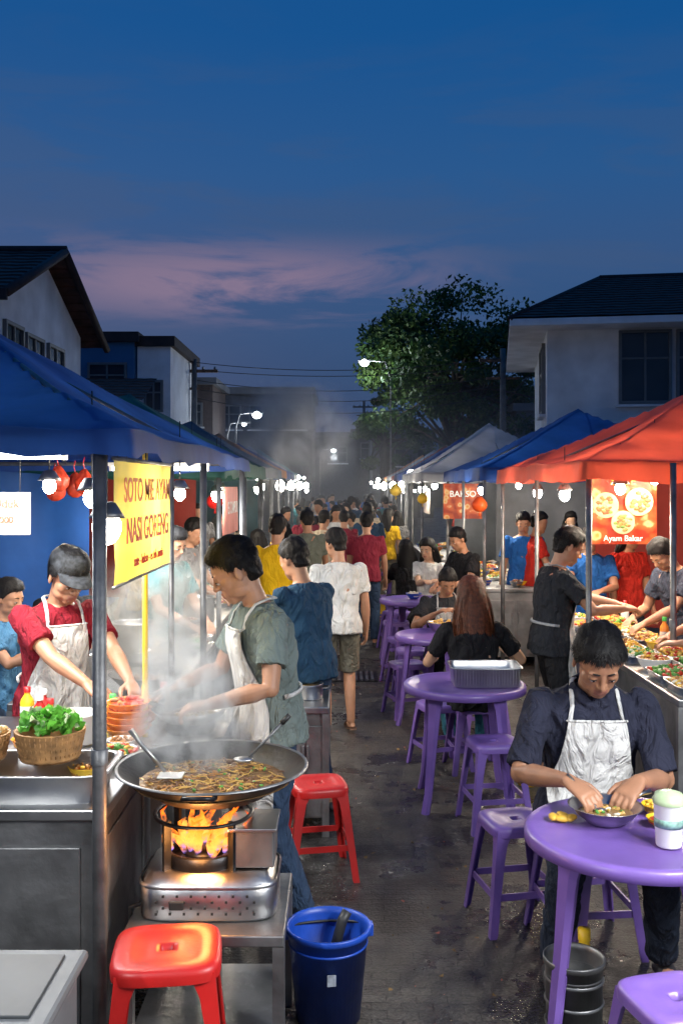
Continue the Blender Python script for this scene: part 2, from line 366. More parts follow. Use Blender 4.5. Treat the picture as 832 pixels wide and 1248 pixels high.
        for i in range(13):
            a=-1.2+2.4*i/12; d=V(math.sin(a)*.083,math.cos(a)*.098,.004); o=V(math.sin(a)*.080,math.cos(a)*.10+.078*math.cos(a*.9)**.7,-.022+.020*math.cos(a*1.3)-.01*math.cos(a))
            R.append([H+FH@((O+q)*hs) for q in(d,d.lerp(o,.5)+V(0,0,.006),o,o+V(0,0,.004),d.lerp(o,.5)+V(0,0,.011),d+V(0,0,.008))])
        cm.loft(R,SK); addmb(cm,9)
    if apron:
        px=MB(); torso(px,g,hem=True); pl=MB()
        for hp_,kn,an,sd in legs: (pl if seated else px).limb([hp_,hp_.lerp(kn,.5),kn],[.098,.09,.072],SK,14)
        bv=BVHTree.FromPolygons([Vector(v) for v in px.v],px.f); bl=BVHTree.FromPolygons([Vector(v) for v in pl.v],pl.f) if seated else None
        fw=(F2@V(0,1,0)); fw.z=0; fw.normalize(); rt=V(fw.y,-fw.x,0)
        zt=(p2+F2@V(0,0,.075)).z; zb=(pz+.115) if seated else pz-.42
        nr=34;nc=25
        def ax(z):
            for a,b in((p0,p1),(p1,p2),(p2,p3),(p3,p4)):
                if a.z<=z<=b.z or (b is p4 and z>=b.z): return a.lerp(b,(z-a.z)/(b.z-a.z))
            return V(p0.x,p0.y,z)
        G=np.zeros((nr,nc)); WP=[]
        for i in range(nr):
            v=i/(nr-1); z=zt+(zb-zt)*v; wq=np.interp(z-p1.z,[-.5,-.12,.0,.1,.25],[.185,.178,.155,.125,.100])*W; c=ax(z); wp=[]
            for j in range(nc):
                x=-wq+2*wq*j/(nc-1); o=c+rt*x+fw*.8; h=bv.ray_cast(o,-fw,1.2); wp.append(c+rt*x)
                G[i,j]=(h[0].dot(fw) if h[0] else np.nan)
            WP.append(wp)
            row=G[i]; good=~np.isnan(row)
            if good.any(): G[i]=np.interp(np.arange(nc),np.where(good)[0],row[good])
            elif i: G[i]=G[i-1]
        for i in range(1,nr):
            if WP[i][0].z<p1.z: G[i]=np.maximum(G[i],G[i-1]-.006)
        for _ in range(3):
            Pd=np.pad(G,1,mode='edge'); G2=(Pd[:-2,1:-1]+Pd[2:,1:-1]+Pd[1:-1,:-2]+Pd[1:-1,2:]+2*Pd[1:-1,1:-1])/6; G=np.maximum(G2,G-.004)
        rows=[]
        for i in range(nr):
            z=WP[i][0].z; u=min(.35,max(0,p1.z-z))
            rows.append([WP[i][j]+fw*(G[i,j]-WP[i][j].dot(fw)+.020+.004*noise.noise(V(j*.35,i*.25,seed))+u*.05*math.sin(j*.95+seed+z*3)) for j in range(nc)])
        rows2=[[q-fw*.004 for q in r] for r in rows]
        if seated:
            last=rows[-1]
            for i in range(1,13):
                row=[]
                for j in range(nc):
                    q=last[j]+fw*(i*.03); h=bl.ray_cast(Vector((q.x,q.y,pz+.4)),V(0,0,-1),.45)
                    row.append(Vector((q.x,q.y,max((h[0].z if h[0] else pz+.02)+.014,last[j].z-.03-i*.012))))
                rows.append(row); rows2.append([q-V(0,0,.004) for q in row])
        am=MB(); am.loft(rows,SK,cap=False,closed=False); am.loft(rows2,SK,cap=False,closed=False)
        am.tube(rows[0],.004,SK,6,flat=1.4)
        for k in(0,nc-1):
            q=rows[0][k]; sd=1 if (q-p2).dot(F2@V(1,0,0))>0 else -1
            am.tube([q,p3+F2@V(sd*.092*W,.103,-.015),p3+F2@V(sd*.088,.078,.032),p3+F2@V(sd*.084,.03,.071),p4+F2@V(sd*.072,-.03,.019),p4+F2@V(sd*.045,-.076,.009),p4+F2@V(0,-.085,.005)],[.009]*7,SK,8,flat=.5)
        am.tube([V(*((p1+F1@V(math.cos(a)*.176*W,math.sin(a)*-.132,-.02)))) for a in [math.pi*k/10 for k in range(11)]],.0065,SK,8,flat=1.6)
        addmb(am,8)
    verts=np.vstack([p[0] for p in parts]); faces=[];mi=[];o=0
    for co,f,m_ in parts:
        faces+=[[i+o for i in q] for q in f]; mi+=m_; o+=len(co)
    me=bpy.data.meshes.new(name); me.from_pydata(verts.tolist(),[],faces)
    for m_ in mats: me.materials.append(m_)
    me.polygons.foreach_set('material_index',mi); me.polygons.foreach_set('use_smooth',[True]*len(faces)); me.update()
    if ret: return me
    ob=bpy.data.objects.new(name,me); COL.objects.link(ob); ob.location=(pos[0],pos[1],pos[2] if len(pos)>2 else 0); ob.rotation_euler=(0,0,yw); ob.scale=(s,s,s)
    return ob
C=lambda n,c: cloth('fabric_'+n,c)
HV=.0042
# hero figures
person('cook_man',(-.32,4.50),114,1.03,lean=12,hp=20,hy=-18,hands=[(-.74,4.50,1.09),(-.55,4.15,1.08)],hdir=[(-1,-.1,-.35),(-1,.05,-.15)],curl=(.9,1.0),feet=[(-.34,4.66,.08),(-.17,4.42,.08)],shirt=C('sage',(.17,.21,.195)),apron=APRON,pants=JEAN,vox=HV,seed=3,hs=1.13,skin=0,width=1.04)
person('stall_vendor_man',(-1.45,4.95),218,1.0,lean=14,hp=20,hy=5,hands=[(-1.13,4.5,1.06),(-.98,4.62,1.06)],curl=(.8,.8),shirt=C('maroon',(.22,.012,.022)),apron=APRON,pants=BLKC,vox=HV,seed=5,cap=pm('cap_fabric',(.022,.024,.028),.85,var=.9,vs=45),hs=1.08,skin=1)
person('seated_man',(1.06,4.28),178,1.12,pz=.60,seated=True,lean=19,hp=24,hands=[(.86,3.78,.87),(1.15,3.80,.86)],hdir=[(.6,-.7,-.35),(-.7,-.6,-.35)],curl=(1.0,.9),feet=[(.86,3.98,.085),(1.30,4.0,.085)],shirt=C('charcoal_navy',(.026,.028,.048)),sleeve='elbow',apron=APRON,pants=JEAND,vox=HV,seed=8,width=1.06,hs=1.08,skin=1,collar=True)
person('food_vendor_man',(1.46,6.9),-82,1.0,lean=9,hp=18,hands=[(1.92,6.72,1.16),(1.95,7.02,1.16)],curl=(.8,.8),shirt=C('charcoal',(.025,.027,.032)),apron=APRONG,pants=BLKC,vox=.006,seed=11,hs=1.08,skin=0)
person('seated_woman',(.93,6.95),2,1.02,pz=.53,seated=True,lean=8,hp=6,hands=[(1.17,7.28,.82),(.75,7.28,.82)],feet=[(1.05,7.3,.08),(.82,7.28,.08)],shirt=C('black_tee',(.012,.012,.014)),pants=TEAL,vox=.0065,seed=13,hair='long',hairm=HAIRR,female=True,width=1.08,hs=1.08,skin=2)
MV=.010
person('diner_man',(-.2,6.05),48,.98,lean=10,hp=14,hands=[(-.3,6.5,.95),(-.5,6.25,.95)],shirt=C('navy_tee',(.025,.07,.13)),pants=JEAN,vox=MV,seed=21,width=1.08,skin=0,hs=1.05)
person('shopper_man',(-.02,8.05),12,.96,hy=25,shirt=C('white_tee',(.62,.62,.6)),pants=KHAKI,shorts=True,shoes=SOLEB,vox=MV,seed=23,width=1.04,skin=0,hs=1.05)
person('shopper_man',(.31,12.3),-4,.97,hands=[(.56,12.45,.78),None],shirt=C('wine_tee',(.22,.022,.04)),vox=.012,seed=25,skin=0,hs=1.05)
person('shopper_man',(-.62,9.5),10,1.0,hy=-20,shirt=C('yellow_tee',(.7,.42,.01)),pants=BLKC,vox=MV,seed=27,skin=0,hs=1.05)
person('shopper_man',(-.40,11.8),14,1.0,shirt=C('olive_tee',(.14,.15,.12)),vox=.012,seed=28,skin=1)
person('seated_man',(.95,9.1),184,1.0,pz=.5,seated=True,lean=12,hp=22,hands=[(.82,8.72,.86),(1.05,8.72,.86)],feet=[(.85,8.8,.08),(1.1,8.8,.08)],shirt=C('charcoal',(.025,.027,.032)),apron=APRONG,pants=BLKC,vox=MV,seed=29,skin=1)
person('vendor_man',(1.30,10.1),120,.93,lean=12,hp=15,hands=[(.95,9.9,1.0),(1.05,9.75,1.0)],shirt=C('black_tee',(.01,.01,.012)),vox=MV,seed=31,skin=1)
person('seated_woman',(.86,12.9),12,1.0,pz=.5,seated=True,lean=5,hp=8,hands=[(1.0,13.3,.8),(.7,13.3,.8)],feet=[(.95,13.2,.08),(.75,13.2,.08)],shirt=C('black_tee',(.01,.01,.012)),pants=BLKC,vox=.012,seed=33,hair='long',female=True,skin=2)
person('seated_woman',(1.05,11.7),150,1.0,pz=.6,seated=True,lean=5,hp=8,feet=[(1.0,11.3,.08),(1.2,11.3,.08)],hands=[(.95,11.3,.9),(1.15,11.3,.9)],shirt=C('white_tee',(.62,.62,.6)),pants=BLKC,vox=.010,seed=34,hair='long',female=True,skin=2)
person('vendor_man',(2.62,7.45),112,.98,lean=24,hp=25,hands=[(2.2,7.45,1.0),(2.2,7.15,1.0)],shirt=C('slate_shirt',(.05,.06,.09)),vox=.009,seed=37,skin=0)
person('vendor_man',(2.5,6.35),100,.93,lean=20,hp=20,hands=[(2.2,6.6,1.0),(2.15,6.25,1.0)],shirt=C('red_tee',(.5,.03,.02)),vox=.009,seed=39,skin=1)
person('vendor_man',(2.35,9.3),160,.95,lean=8,hp=12,hands=[(2.1,8.9,1.05),(2.35,8.9,1.05)],shirt=C('royal_tee',(.02,.12,.4)),vox=.010,seed=41,skin=0)
person('vendor_man',(2.1,11.4),170,1.0,lean=8,hp=12,shirt=C('royal_tee',(.02,.12,.4)),vox=.010,seed=43,skin=0)
person('vendor_woman',(-1.75,6.2),215,.92,lean=10,hp=14,shirt=C('black_tee',(.01,.01,.012)),vox=.010,seed=45,skin=1,female=True)
person('diner_man',(-2.05,5.9),250,.9,pz=.75,seated=True,lean=6,hp=8,feet=[(-2.0,5.5,.08),(-1.8,5.6,.08)],hands=[(-1.7,5.7,1.05),(-1.75,5.6,1.05)],shirt=C('sky_tee',(.08,.22,.4)),vox=.009,seed=46,skin=0)
person('vendor_man',(-1.35,7.4),235,1.0,lean=10,hp=14,hands=[(-1.1,7.1,1.0),(-1.0,7.3,1.0)],shirt=C('teal_tee',(.04,.2,.22)),vox=.010,seed=47,skin=0)
person('vendor_man',(-1.5,9.3),250,1.0,lean=10,hp=14,hands=[(-1.15,9.1,1.0),(-1.1,9.4,1.0)],shirt=C('grey_tee',(.2,.2,.21)),vox=.010,seed=49,skin=0)
print('heroes',time.time()-T0)
var=[]
for i in range(8):
    fem=i in(2,5,7)
    hnd=None
    if i in(1,4): hnd=[(.2,.33,1.05),None]
    var.append(person('shopper',(0,0),0,1.0,lean=random.uniform(2,8),hp=random.uniform(0,18),hy=random.uniform(-40,40),hands=hnd,shirt=C('white_tee',(.62,.62,.6)),
       pants=[JEAN,BLKC,KHAKI,JEAND][i%4],shorts=(i==3),vox=.0145,seed=50+i,female=fem,hair='long' if fem else 'short',skin=i%3,width=random.uniform(.95,1.1),ret=True))
cols=[('white_tee',(.62,.62,.6)),('sand_tee',(.4,.33,.24)),('red_tee',(.5,.03,.02)),('yellow_tee',(.7,.42,.01)),('royal_tee',(.02,.12,.4)),('grey_tee',(.25,.25,.26)),('teal_tee',(.04,.2,.22)),('navy_tee',(.025,.07,.13)),('wine_tee',(.22,.022,.04)),('cream_tee',(.55,.45,.32)),('olive_tee',(.14,.15,.12)),('white_tee',(.62,.62,.6))]
def crowd(x,y,yaw,i=None,c=None,s=None):
    i=random.randrange(8) if i is None else i; me=var[i]
    o=bpy.data.objects.new('shopper_woman' if i in(2,5,7) else 'shopper_man',me); COL.objects.link(o)
    o.location=(x,y,0); o.rotation_euler=(0,0,rad(yaw)); k=s or random.uniform(.88,1.04)*(0.95 if i in(2,5,7) else 1); o.scale=(k,k,k)
    o.material_slots[1].link='OBJECT'; n,cc=random.choice(cols) if c is None else cols[c]; o.material_slots[1].material=C(n,cc)
rr=random.Random(3)
for x,y in [(-.25,13.6),(.05,14.4),(.42,15.2),(-.75,13.0),(.75,16.2),(-.55,15.6),(-.1,16.8),(-.9,10.9)]: crowd(x,y,rr.choice([0,5,-10,180,25]))
for k in range(50):
    y=17.0+ (k/50)**1.15*23; x=rr.uniform(-1.15,1.35)*(1+ (y-16)*.012); crowd(x,y+rr.uniform(-.4,.4),rr.choice([0,0,10,-15,180,175,90,-90]))
for k in range(18):
    y=rr.uniform(9,24); crowd(rr.uniform(2.2,3.4) if k%2 else rr.uniform(-2.6,-1.9),y,rr.choice([90,150,200,-90]))
print('people',time.time()-T0)
# ---------------------------------------------------------------- ground
def ground():
    m=bpy.data.materials.new('street_paving'); m.use_nodes=True; nt=m.node_tree;N=nt.nodes;L=nt.links;b=N['Principled BSDF']
    tc=N.new('ShaderNodeTexCoord')
    mp=N.new('ShaderNodeMapping'); mp.inputs['Rotation'].default_value=(0,0,.03); L.new(tc.outputs['Object'],mp.inputs['Vector'])
    br=N.new('ShaderNodeTexBrick'); br.inputs['Scale'].default_value=4.2; br.inputs['Mortar Size'].default_value=.012; br.inputs['Mortar Smooth'].default_value=.6
    br.inputs['Color1'].default_value=(.046,.042,.038,1); br.inputs['Color2'].default_value=(.032,.030,.028,1); br.inputs['Mortar'].default_value=(.018,.016,.015,1)
    nz=N.new('ShaderNodeTexNoise'); nz.inputs['Scale'].default_value=6; nz.inputs['Detail'].default_value=6; L.new(tc.outputs['Object'],nz.inputs['Vector'])
    mxv=N.new('ShaderNodeMixRGB'); mxv.blend_type='LINEAR_LIGHT'; mxv.inputs[0].default_value=.012; L.new(mp.outputs[0],mxv.inputs[1]); L.new(nz.outputs['Color'],mxv.inputs[2]); L.new(mxv.outputs[0],br.inputs['Vector'])
    n2=N.new('ShaderNodeTexNoise'); n2.inputs['Scale'].default_value=1.7; n2.inputs['Detail'].default_value=9; n2.inputs['Roughness'].default_value=.7; L.new(tc.outputs['Object'],n2.inputs['Vector'])
    rp=N.new('ShaderNodeValToRGB'); rp.color_ramp.elements[0].position=.36; rp.color_ramp.elements[1].position=.66; rp.color_ramp.elements[0].color=(.45,.43,.41,1); rp.color_ramp.elements[1].color=(1.4,1.33,1.25,1)
    L.new(n2.outputs['Fac'],rp.inputs[0]); mu=N.new('ShaderNodeMixRGB'); mu.blend_type='MULTIPLY'; mu.inputs[0].default_value=1; L.new(br.outputs['Color'],mu.inputs[1]); L.new(rp.outputs[0],mu.inputs[2])
    gr=N.new('ShaderNodeTexNoise'); gr.inputs['Scale'].default_value=70; gr.inputs['Detail'].default_value=5; L.new(tc.outputs['Object'],gr.inputs['Vector'])
    g2=N.new('ShaderNodeMapRange'); g2.inputs[1].default_value=.3; g2.inputs[2].default_value=.7; g2.inputs[3].default_value=.3; g2.inputs[4].default_value=1.8; L.new(gr.outputs['Fac'],g2.inputs[0])
    m2=N.new('ShaderNodeMixRGB'); m2.blend_type='MULTIPLY'; m2.inputs[0].default_value=1; L.new(mu.outputs[0],m2.inputs[1]); L.new(g2.outputs[0],m2.inputs[2]); L.new(m2.outputs[0],b.inputs['Base Color'])
    ro=N.new('ShaderNodeMapRange'); ro.inputs[1].default_value=.42; ro.inputs[2].default_value=.56; ro.inputs[3].default_value=.20; ro.inputs[4].default_value=.6; L.new(n2.outputs['Fac'],ro.inputs[0]); L.new(ro.outputs[0],b.inputs['Roughness'])
    b1=N.new('ShaderNodeBump'); b1.invert=True; b1.inputs['Strength'].default_value=.8; b1.inputs['Distance'].default_value=.008; L.new(br.outputs['Fac'],b1.inputs['Height'])
    b2=N.new('ShaderNodeBump'); b2.inputs['Strength'].default_value=.7; b2.inputs['Distance'].default_value=.009; L.new(gr.outputs['Fac'],b2.inputs['Height']); L.new(b1.outputs[0],b2.inputs['Normal'])
    b3=N.new('ShaderNodeBump'); b3.inputs['Strength'].default_value=.4; b3.inputs['Distance'].default_value=.04; L.new(n2.outputs['Fac'],b3.inputs['Height']); L.new(b2.outputs[0],b3.inputs['Normal']); L.new(b3.outputs[0],b.inputs['Normal'])
    g=MB(); g.add([(-200,-60,0),(200,-60,0),(200,400,0),(-200,400,0)],[[0,1,2,3]],m,False); g.obj('ground')
ground()
g=MB(); g.box((0,0,.006),(.5,.5,.008),IRON)
for i in range(8): g.box((-.2+i*.057,0,.014),(.03,.42,.008),STEEL_D)
g.obj('drain_grate',(.12,10.3,0))
lt=MB(); lm=[pm('paper_scrap',(.4,.38,.33),.8),pm('dry_leaf',(.2,.12,.04),.8),pm('wrapper',(.4,.1,.06),.5)]
for k in range(160):
    x=random.uniform(-.2,.75); y=random.uniform(3.7,14); s_=random.uniform(.004,.018); a=random.uniform(0,6.3)
    vs=[(x+math.cos(a+q)*s_*r,y+math.sin(a+q)*s_*r,.006+random.uniform(0,.012)) for q,r in((0,1),(1.2,.7),(2.6,1),(4,.6),(5.2,.9))]
    lt.add(vs,[[0,1,2,3,4]],random.choice([lm[0],lm[1],lm[1],lm[2]]),False)
lt.obj('street_litter')
# ---------------------------------------------------------------- furniture
def stool(loc,h=.45,mat=PURP,rz=0,w=.30,name='plastic_stool'):
    m=MB(); t=w/2
    I=Matrix.Identity(3)
    def rs(hw,z,e=4.5): return sup(V(0,0,z),I,hw,hw,40,e)
    m.loft([rs(t*.99,h-.045),rs(t,h-.02),rs(t*.97,h-.006),rs(t*.9,h),rs(t*.62,h-.002),rs(t*.58,h-.006),rs(t*.22,h-.006),rs(.022,h-.006),rs(.018,h-.03)],mat,cap=False)
    m.loft([rs(t*.97,h-.045),rs(t*.94,h-.012),rs(t*.2,h-.014)],mat,cap=False)
    for sx in(-1,1):
        for sy in(-1,1):
            a=V(sx*t*.80,sy*t*.80,h-.02); b=V(sx*(t*1.16),sy*(t*1.16),0)
            R=[]
            for u,wd in((0,.075),(.12,.05),(.3,.042),(.7,.036),(.97,.034),(1,.03)):
                p=a.lerp(b,u); d1=V(-sx,0,0);d2=V(0,-sy,0)
                o=p+V(sx*.012,sy*.012,0)
                R.append([o,o+d1*wd,o+d1*wd+d2*.007,o+V(-sx*.008,-sy*.008,0),o+d2*wd+d1*.007,o+d2*wd])
            m.loft(R,mat,smooth=False)
    z=h*.36; q=t*.80+(t*.36)*(1-z/h)
    for sx in(-1,1):
        m.box((sx*q,0,z),(.008,q*2-.03,.03),mat); m.box((0,sx*q,z),(q*2-.03,.008,.03),mat)
    return m.obj(name,(loc[0],loc[1],loc[2] if len(loc)>2 else 0),rz)
def table(loc,r=.40,h=.75,rz=.4,mat=PURP):
    m=MB(); m.lathe([(0,h-.004),(r*.9,h-.004),(r*.915,h),(r*.975,h+.001),(r,h-.008),(r*1.002,h-.045),(r*.985,h-.047),(r*.98,h-.02),(0,h-.022)],(0,0,0),mat,56)
    m.lathe([(r*.62,h-.02),(r*.62,h-.06),(r*.60,h-.06),(r*.60,h-.02)],(0,0,0),mat,40)
    for k in range(4):
        a=rz+k*math.pi/2; d=V(math.cos(a),math.sin(a),0); t=V(-d.y,d.x,0); R=[]
        for z,rr_,wd,th in((h-.03,r*.70,.075,.03),(h-.12,r*.73,.05,.026),(h*.5,r*.80,.036,.022),(h*.15,r*.88,.03,.02),(0,r*.95,.03,.022)):
            c=d*rr_+V(0,0,z); R.append([c+t*wd+d*th*.2,c+t*wd*.6+d*th,c-t*wd*.6+d*th,c-t*wd+d*th*.2,c-t*wd*.8-d*th*.5,c+t*wd*.8-d*th*.5])
        m.loft(R,mat,smooth=False)
    return m.obj('round_plastic_table',loc)
table((1.07,3.58,0)); table((.78,6.25,0),.385,rz=.75); table((.83,8.3,0),.38,rz=.2); table((.80,10.9,0),.38); table((.95,14.2,0),.38)
stool((.90,5.82),.5,rz=.15); stool((.70,7.0),.46,rz=.3); stool((.93,6.97),.46,rz=.1); stool((1.06,4.32),.53,rz=.1,w=.34); stool((.80,4.55),.47,rz=.2); stool((1.02,3.0),.45,rz=.25)
stool((.58,8.6),.46,rz=.3);stool((.66,9.3),.46);stool((.63,10.0),.46,rz=.4);stool((.62,11.2),.46);stool((.72,12.9),.46);stool((.60,13.8),.46);stool((.95,9.1),.46);stool((.86,12.9),.46);stool((1.15,7.9),.46);stool((.68,12.1),.46,rz=.5)
stool((-.53,3.0),.60,REDP,.12,.33); stool((-.12,5.1),.47,REDP,.2,.29)
def bucket(r,h,mat,handle=True,rb=.78):
    m=MB(); m.lathe([(0,.004),(r*rb,.004),(r*rb,.0),(r*.97,h*.93),(r*1.0,h*.93),(r*1.04,h*.935),(r*1.05,h*.985),(r*1.03,h),(r*.97,h*.995),(r*.95,h*.93),(r*(rb-.03),.015),(0,.012)],(0,0,0),mat,44)
    m.lathe([(r*.93,h*.80),(r*.965,h*.805),(r*.965,h*.825),(r*.94,h*.83)],(0,0,0),mat,44)
    if handle:
        m.tube([V(math.cos(a)*r*1.05,math.sin(a)*r*.95*.9,h*.95-.03*math.sin(a)) for a in [math.pi*k/12 for k in range(13)]],.005,BLK,8)
        for s_ in(-1,1): m.box((s_*r*1.03,0,h*.93),(.02,.04,.045),mat,bev=.004)
    return m
m=bucket(.155,.345,BLUEP)
m.lathe([(0,.05),(.115,.05)],(0,0,.1),pm('murky_water',(.02,.02,.02),.1),30)
m.box((0,-.1425,.2),(.032,.004,.042),pm('bucket_label',(.3,.33,.38),.5,var=.5,vs=50),R=Matrix.Rotation(.09,3,'X'))
m.tube([(.0,.05,.12),(.06,.06,.33),(.08,.07,.36)],.02,BLK,10)
m.obj('blue_bucket',(-.05,3.72,0),.1)
m=bucket(.105,.32,STEEL_D,False,.92)
for z in(.08,.16,.24): m.lathe([(.101,z),(.106,z+.006),(.101,z+.012)],(0,0,0),STEEL_D,40)
m.obj('steel_bucket',(.83,3.52,0))
# ---------------------------------------------------------------- stalls / canopies
def fabric(n,col,tr=.25): return pm('canopy_'+n,col,.65,var=.35,vs=2.2,bump=.5,bs=5,trans=tr,rvar=.1)
def canopy(name,x0,x1,y0,y1,ze,za,mat,val=.15,legs=True,skip=()):
    root=empty(name,((x0+x1)/2,(y0+y1)/2,0)); hx=(x1-x0)/2;hy=(y1-y0)/2
    m=MB(); n=32
    def H(u,v):
        d=max(abs(u),abs(v)); e=1-d
        rise=(za-ze)*(e**1.12); diag=abs(abs(u)-abs(v))
        return ze+rise-.06*math.sin(math.pi*min(1,e*1.0))*min(1,diag*2.2)+.024*noise.noise(V(u*4,v*4,za*3))+.012*noise.noise(V(u*11,v*11,za))*min(1,e*6)
    vs=[];fs=[]
    for i in range(n+1):
        for j in range(n+1):
            u=-1+2*i/n;v=-1+2*j/n; vs.append((u*hx,v*hy,H(u,v)))
    for i in range(n):
        for j in range(n):
            a=i*(n+1)+j; fs.append([a,a+n+1,a+n+2,a+1])
    m.add(vs,fs,mat,True)
    per=[]
    K=26
    for k in range(K): per.append((-1+2*k/K,-1))
    for k in range(K): per.append((1,-1+2*k/K))
    for k in range(K): per.append((1-2*k/K,1))
    for k in range(K): per.append((-1,1-2*k/K))
    top=[];mid=[];bot=[]
    for i,(u,v) in enumerate(per):
        z=H(u,v); w=.03*noise.noise(V(u*7,v*7,za)); o=1.004+.016*noise.noise(V(u*11,v*11,3)); 
        top.append(V(u*hx*1.002,v*hy*1.002,z)); mid.append(V(u*hx*(o+.003),v*hy*(o+.003),z-val*.55)); bot.append(V(u*hx*(o+.006),v*hy*(o+.006),z-val+w-.01*abs(math.sin(i*.9))))
    m.loft([top,mid,bot],mat,cap=False)
    m.obj('cover',parent=root)
    f=MB()
    for sx in(-1,1):
        for sy in(-1,1):
            if legs and (sx,sy) not in skip: f.tube([(sx*hx*.97,sy*hy*.97,0),(sx*hx*.97,sy*hy*.97,ze-.02)],.02,POLE,10); f.box((sx*hx*.97,sy*hy*.97,.01),(.09,.09,.02),POLE)
            f.tube([(sx*hx*.97,sy*hy*.97,ze-.03),(0,0,za-.06)],.012,POLE,8)
        f.tube([(sx*hx*.97,-hy*.97,ze-.03),(sx*hx*.97,hy*.97,ze-.03)],.014,POLE,8)
        f.tube([(-hx*.97,sx*hy*.97,ze-.03),(hx*.97,sx*hy*.97,ze-.03)],.014,POLE,8)
        f.tube([(sx*hx*.97,0,ze-.03),(0,0,za-.1)],.01,POLE,8); f.tube([(0,sx*hy*.97,ze-.03),(0,0,za-.1)],.01,POLE,8)
    if legs and hy*2>3.4:
        for sx in(-1,1): f.tube([(sx*hx*.97,0,0),(sx*hx*.97,0,ze-.03)],.018,POLE,10)
    f.obj('frame',parent=root)
    return root
CB=fabric('blue',(.012,.06,.27)); CG=fabric('green',(.008,.075,.06),.15); CR=fabric('red',(.45,.06,.03)); CW=fabric('white',(.42,.43,.45),.25); CD=fabric('slate',(.05,.07,.1),.15); CO=fabric('orange',(.6,.2,.04)); CT=fabric('teal',(.02,.2,.24))
canopy('unseen_blue_canopy',-3.35,-.69,3.12,7.3,2.19,2.94,CB,.08,skip=((1,-1),))
canopy('unseen_green_canopy',-3.3,-.93,7.7,12.0,2.22,2.92,CG,.14)
canopy('slate_market_canopy',-3.4,-1.0,12.4,16.4,2.25,2.95,CD,.14)
canopy('orange_market_canopy',-3.5,-1.15,16.8,20.6,2.3,3.0,CO,.14)
canopy('unseen_blue_canopy',-3.6,-1.2,21,25,2.3,3.0,CB,.14)
canopy('white_market_canopy',-3.8,-1.3,25.5,29.5,2.3,3.1,CW,.14)
canopy('teal_market_canopy',-4,-1.4,30,34.5,2.35,3.2,CT,.14)
canopy('red_market_canopy',1.60,4.5,6.5,10.1,2.17,2.84,CR,.13)
canopy('unseen_blue_canopy',1.50,4.5,10.6,14.4,2.2,2.98,CB,.14)
canopy('white_market_canopy',1.18,3.9,14.9,19,2.2,3.08,CW,.14)
canopy('unseen_blue_canopy',1.25,4.0,19.4,23.2,2.25,3.05,CB,.14)
canopy('red_market_canopy',1.4,4.0,23.6,27.5,2.25,3.05,CR,.14)
canopy('white_market_canopy',1.5,4.2,28,32.5,2.3,3.1,CW,.14)
canopy('orange_market_canopy',1.6,4.2,33,37.5,2.3,3.1,CO,.14)
canopy('unseen_blue_canopy',1.5,4.2,-2.2,2.6,2.45,3.1,CB,.14)  # out of view, added to carry the right-hand fill lamps
canopy('unseen_green_canopy',-3.6,-1.2,-2.4,2.0,2.4,3.1,CG,.14)  # unseen left canopy, added as a mount for a fill tube
def tarp(x0,y0,x1,y1,z0,z1,mat,name='tarpaulin_wall'):
    m=MB(); L_=math.hypot(x1-x0,y1-y0); n=int(L_*12); rows=[]; nx,ny=-(y1-y0)/L_,(x1-x0)/L_
    for i in range(9):
        z=z0+(z1-z0)*i/8; row=[]
        for j in range(n+1):
            u=j/n; d=.035*noise.noise(V(u*L_*2.2,z*.6,x0*3))+.018*math.sin(u*L_*9+noise.noise(V(u*5,z,2))*2); row.append(V(x0+(x1-x0)*u+nx*d,y0+(y1-y0)*u+ny*d,z+.02*math.sin(u*L_*4)*(i in(0,8))))
        rows.append(row)
    m.loft(rows,mat,cap=False,closed=False); m.obj(name)
TB=fabric('tarp_blue',(.015,.08,.28),.2); TT=fabric('tarp_teal',(.02,.12,.15),.2); TR=fabric('tarp_red',(.30,.04,.03),.2); TG=fabric('tarp_grey',(.2,.21,.23),.2)
tarp(-3.25,3.4,-3.25,7.2,.3,2.15,TB); tarp(-3.2,7.45,-1.9,7.45,.6,2.1,TB); tarp(-3.2,7.8,-3.2,11.9,.3,2.15,TG); tarp(-3.2,12.2,-1.8,12.2,.6,2.1,TR); tarp(-3.3,12.5,-3.3,20,.3,2.2,TB); tarp(-3.3,20.8,-1.7,20.8,.5,2.2,TT)
tarp(4.3,6.6,4.3,10,.4,2.1,TG); tarp(2.6,10.35,4.3,10.35,.5,2.1,TR); tarp(4.3,10.7,4.3,14.3,.3,2.15,TB); tarp(2.3,14.65,4.2,14.65,.5,2.15,TG); tarp(2.2,19.2,3.8,19.2,.5,2.15,TG); tarp(3.7,15,3.7,23,.3,2.2,TT)
def post(x,y,h,r=.024,mat=POLE,name='canopy_post'):
    m=MB(); m.tube([(0,0,0),(0,0,h)],r,mat,14); m.box((0,0,.008),(.1,.1,.016),mat,bev=.003); m.lathe([(r*1.25,h*.5),(r*1.25,h*.5+.05),(r,h*.5+.052)],(0,0,0),mat,14); m.obj(name,(x,y,0))
post(-.79,3.22,2.18,.023); post(2.17,6.45,2.15,.02); post(-.86,4.32,2.15,.012,YELP,'yellow_post'); post(-.88,5.1,2.15,.014)
KW=2.5
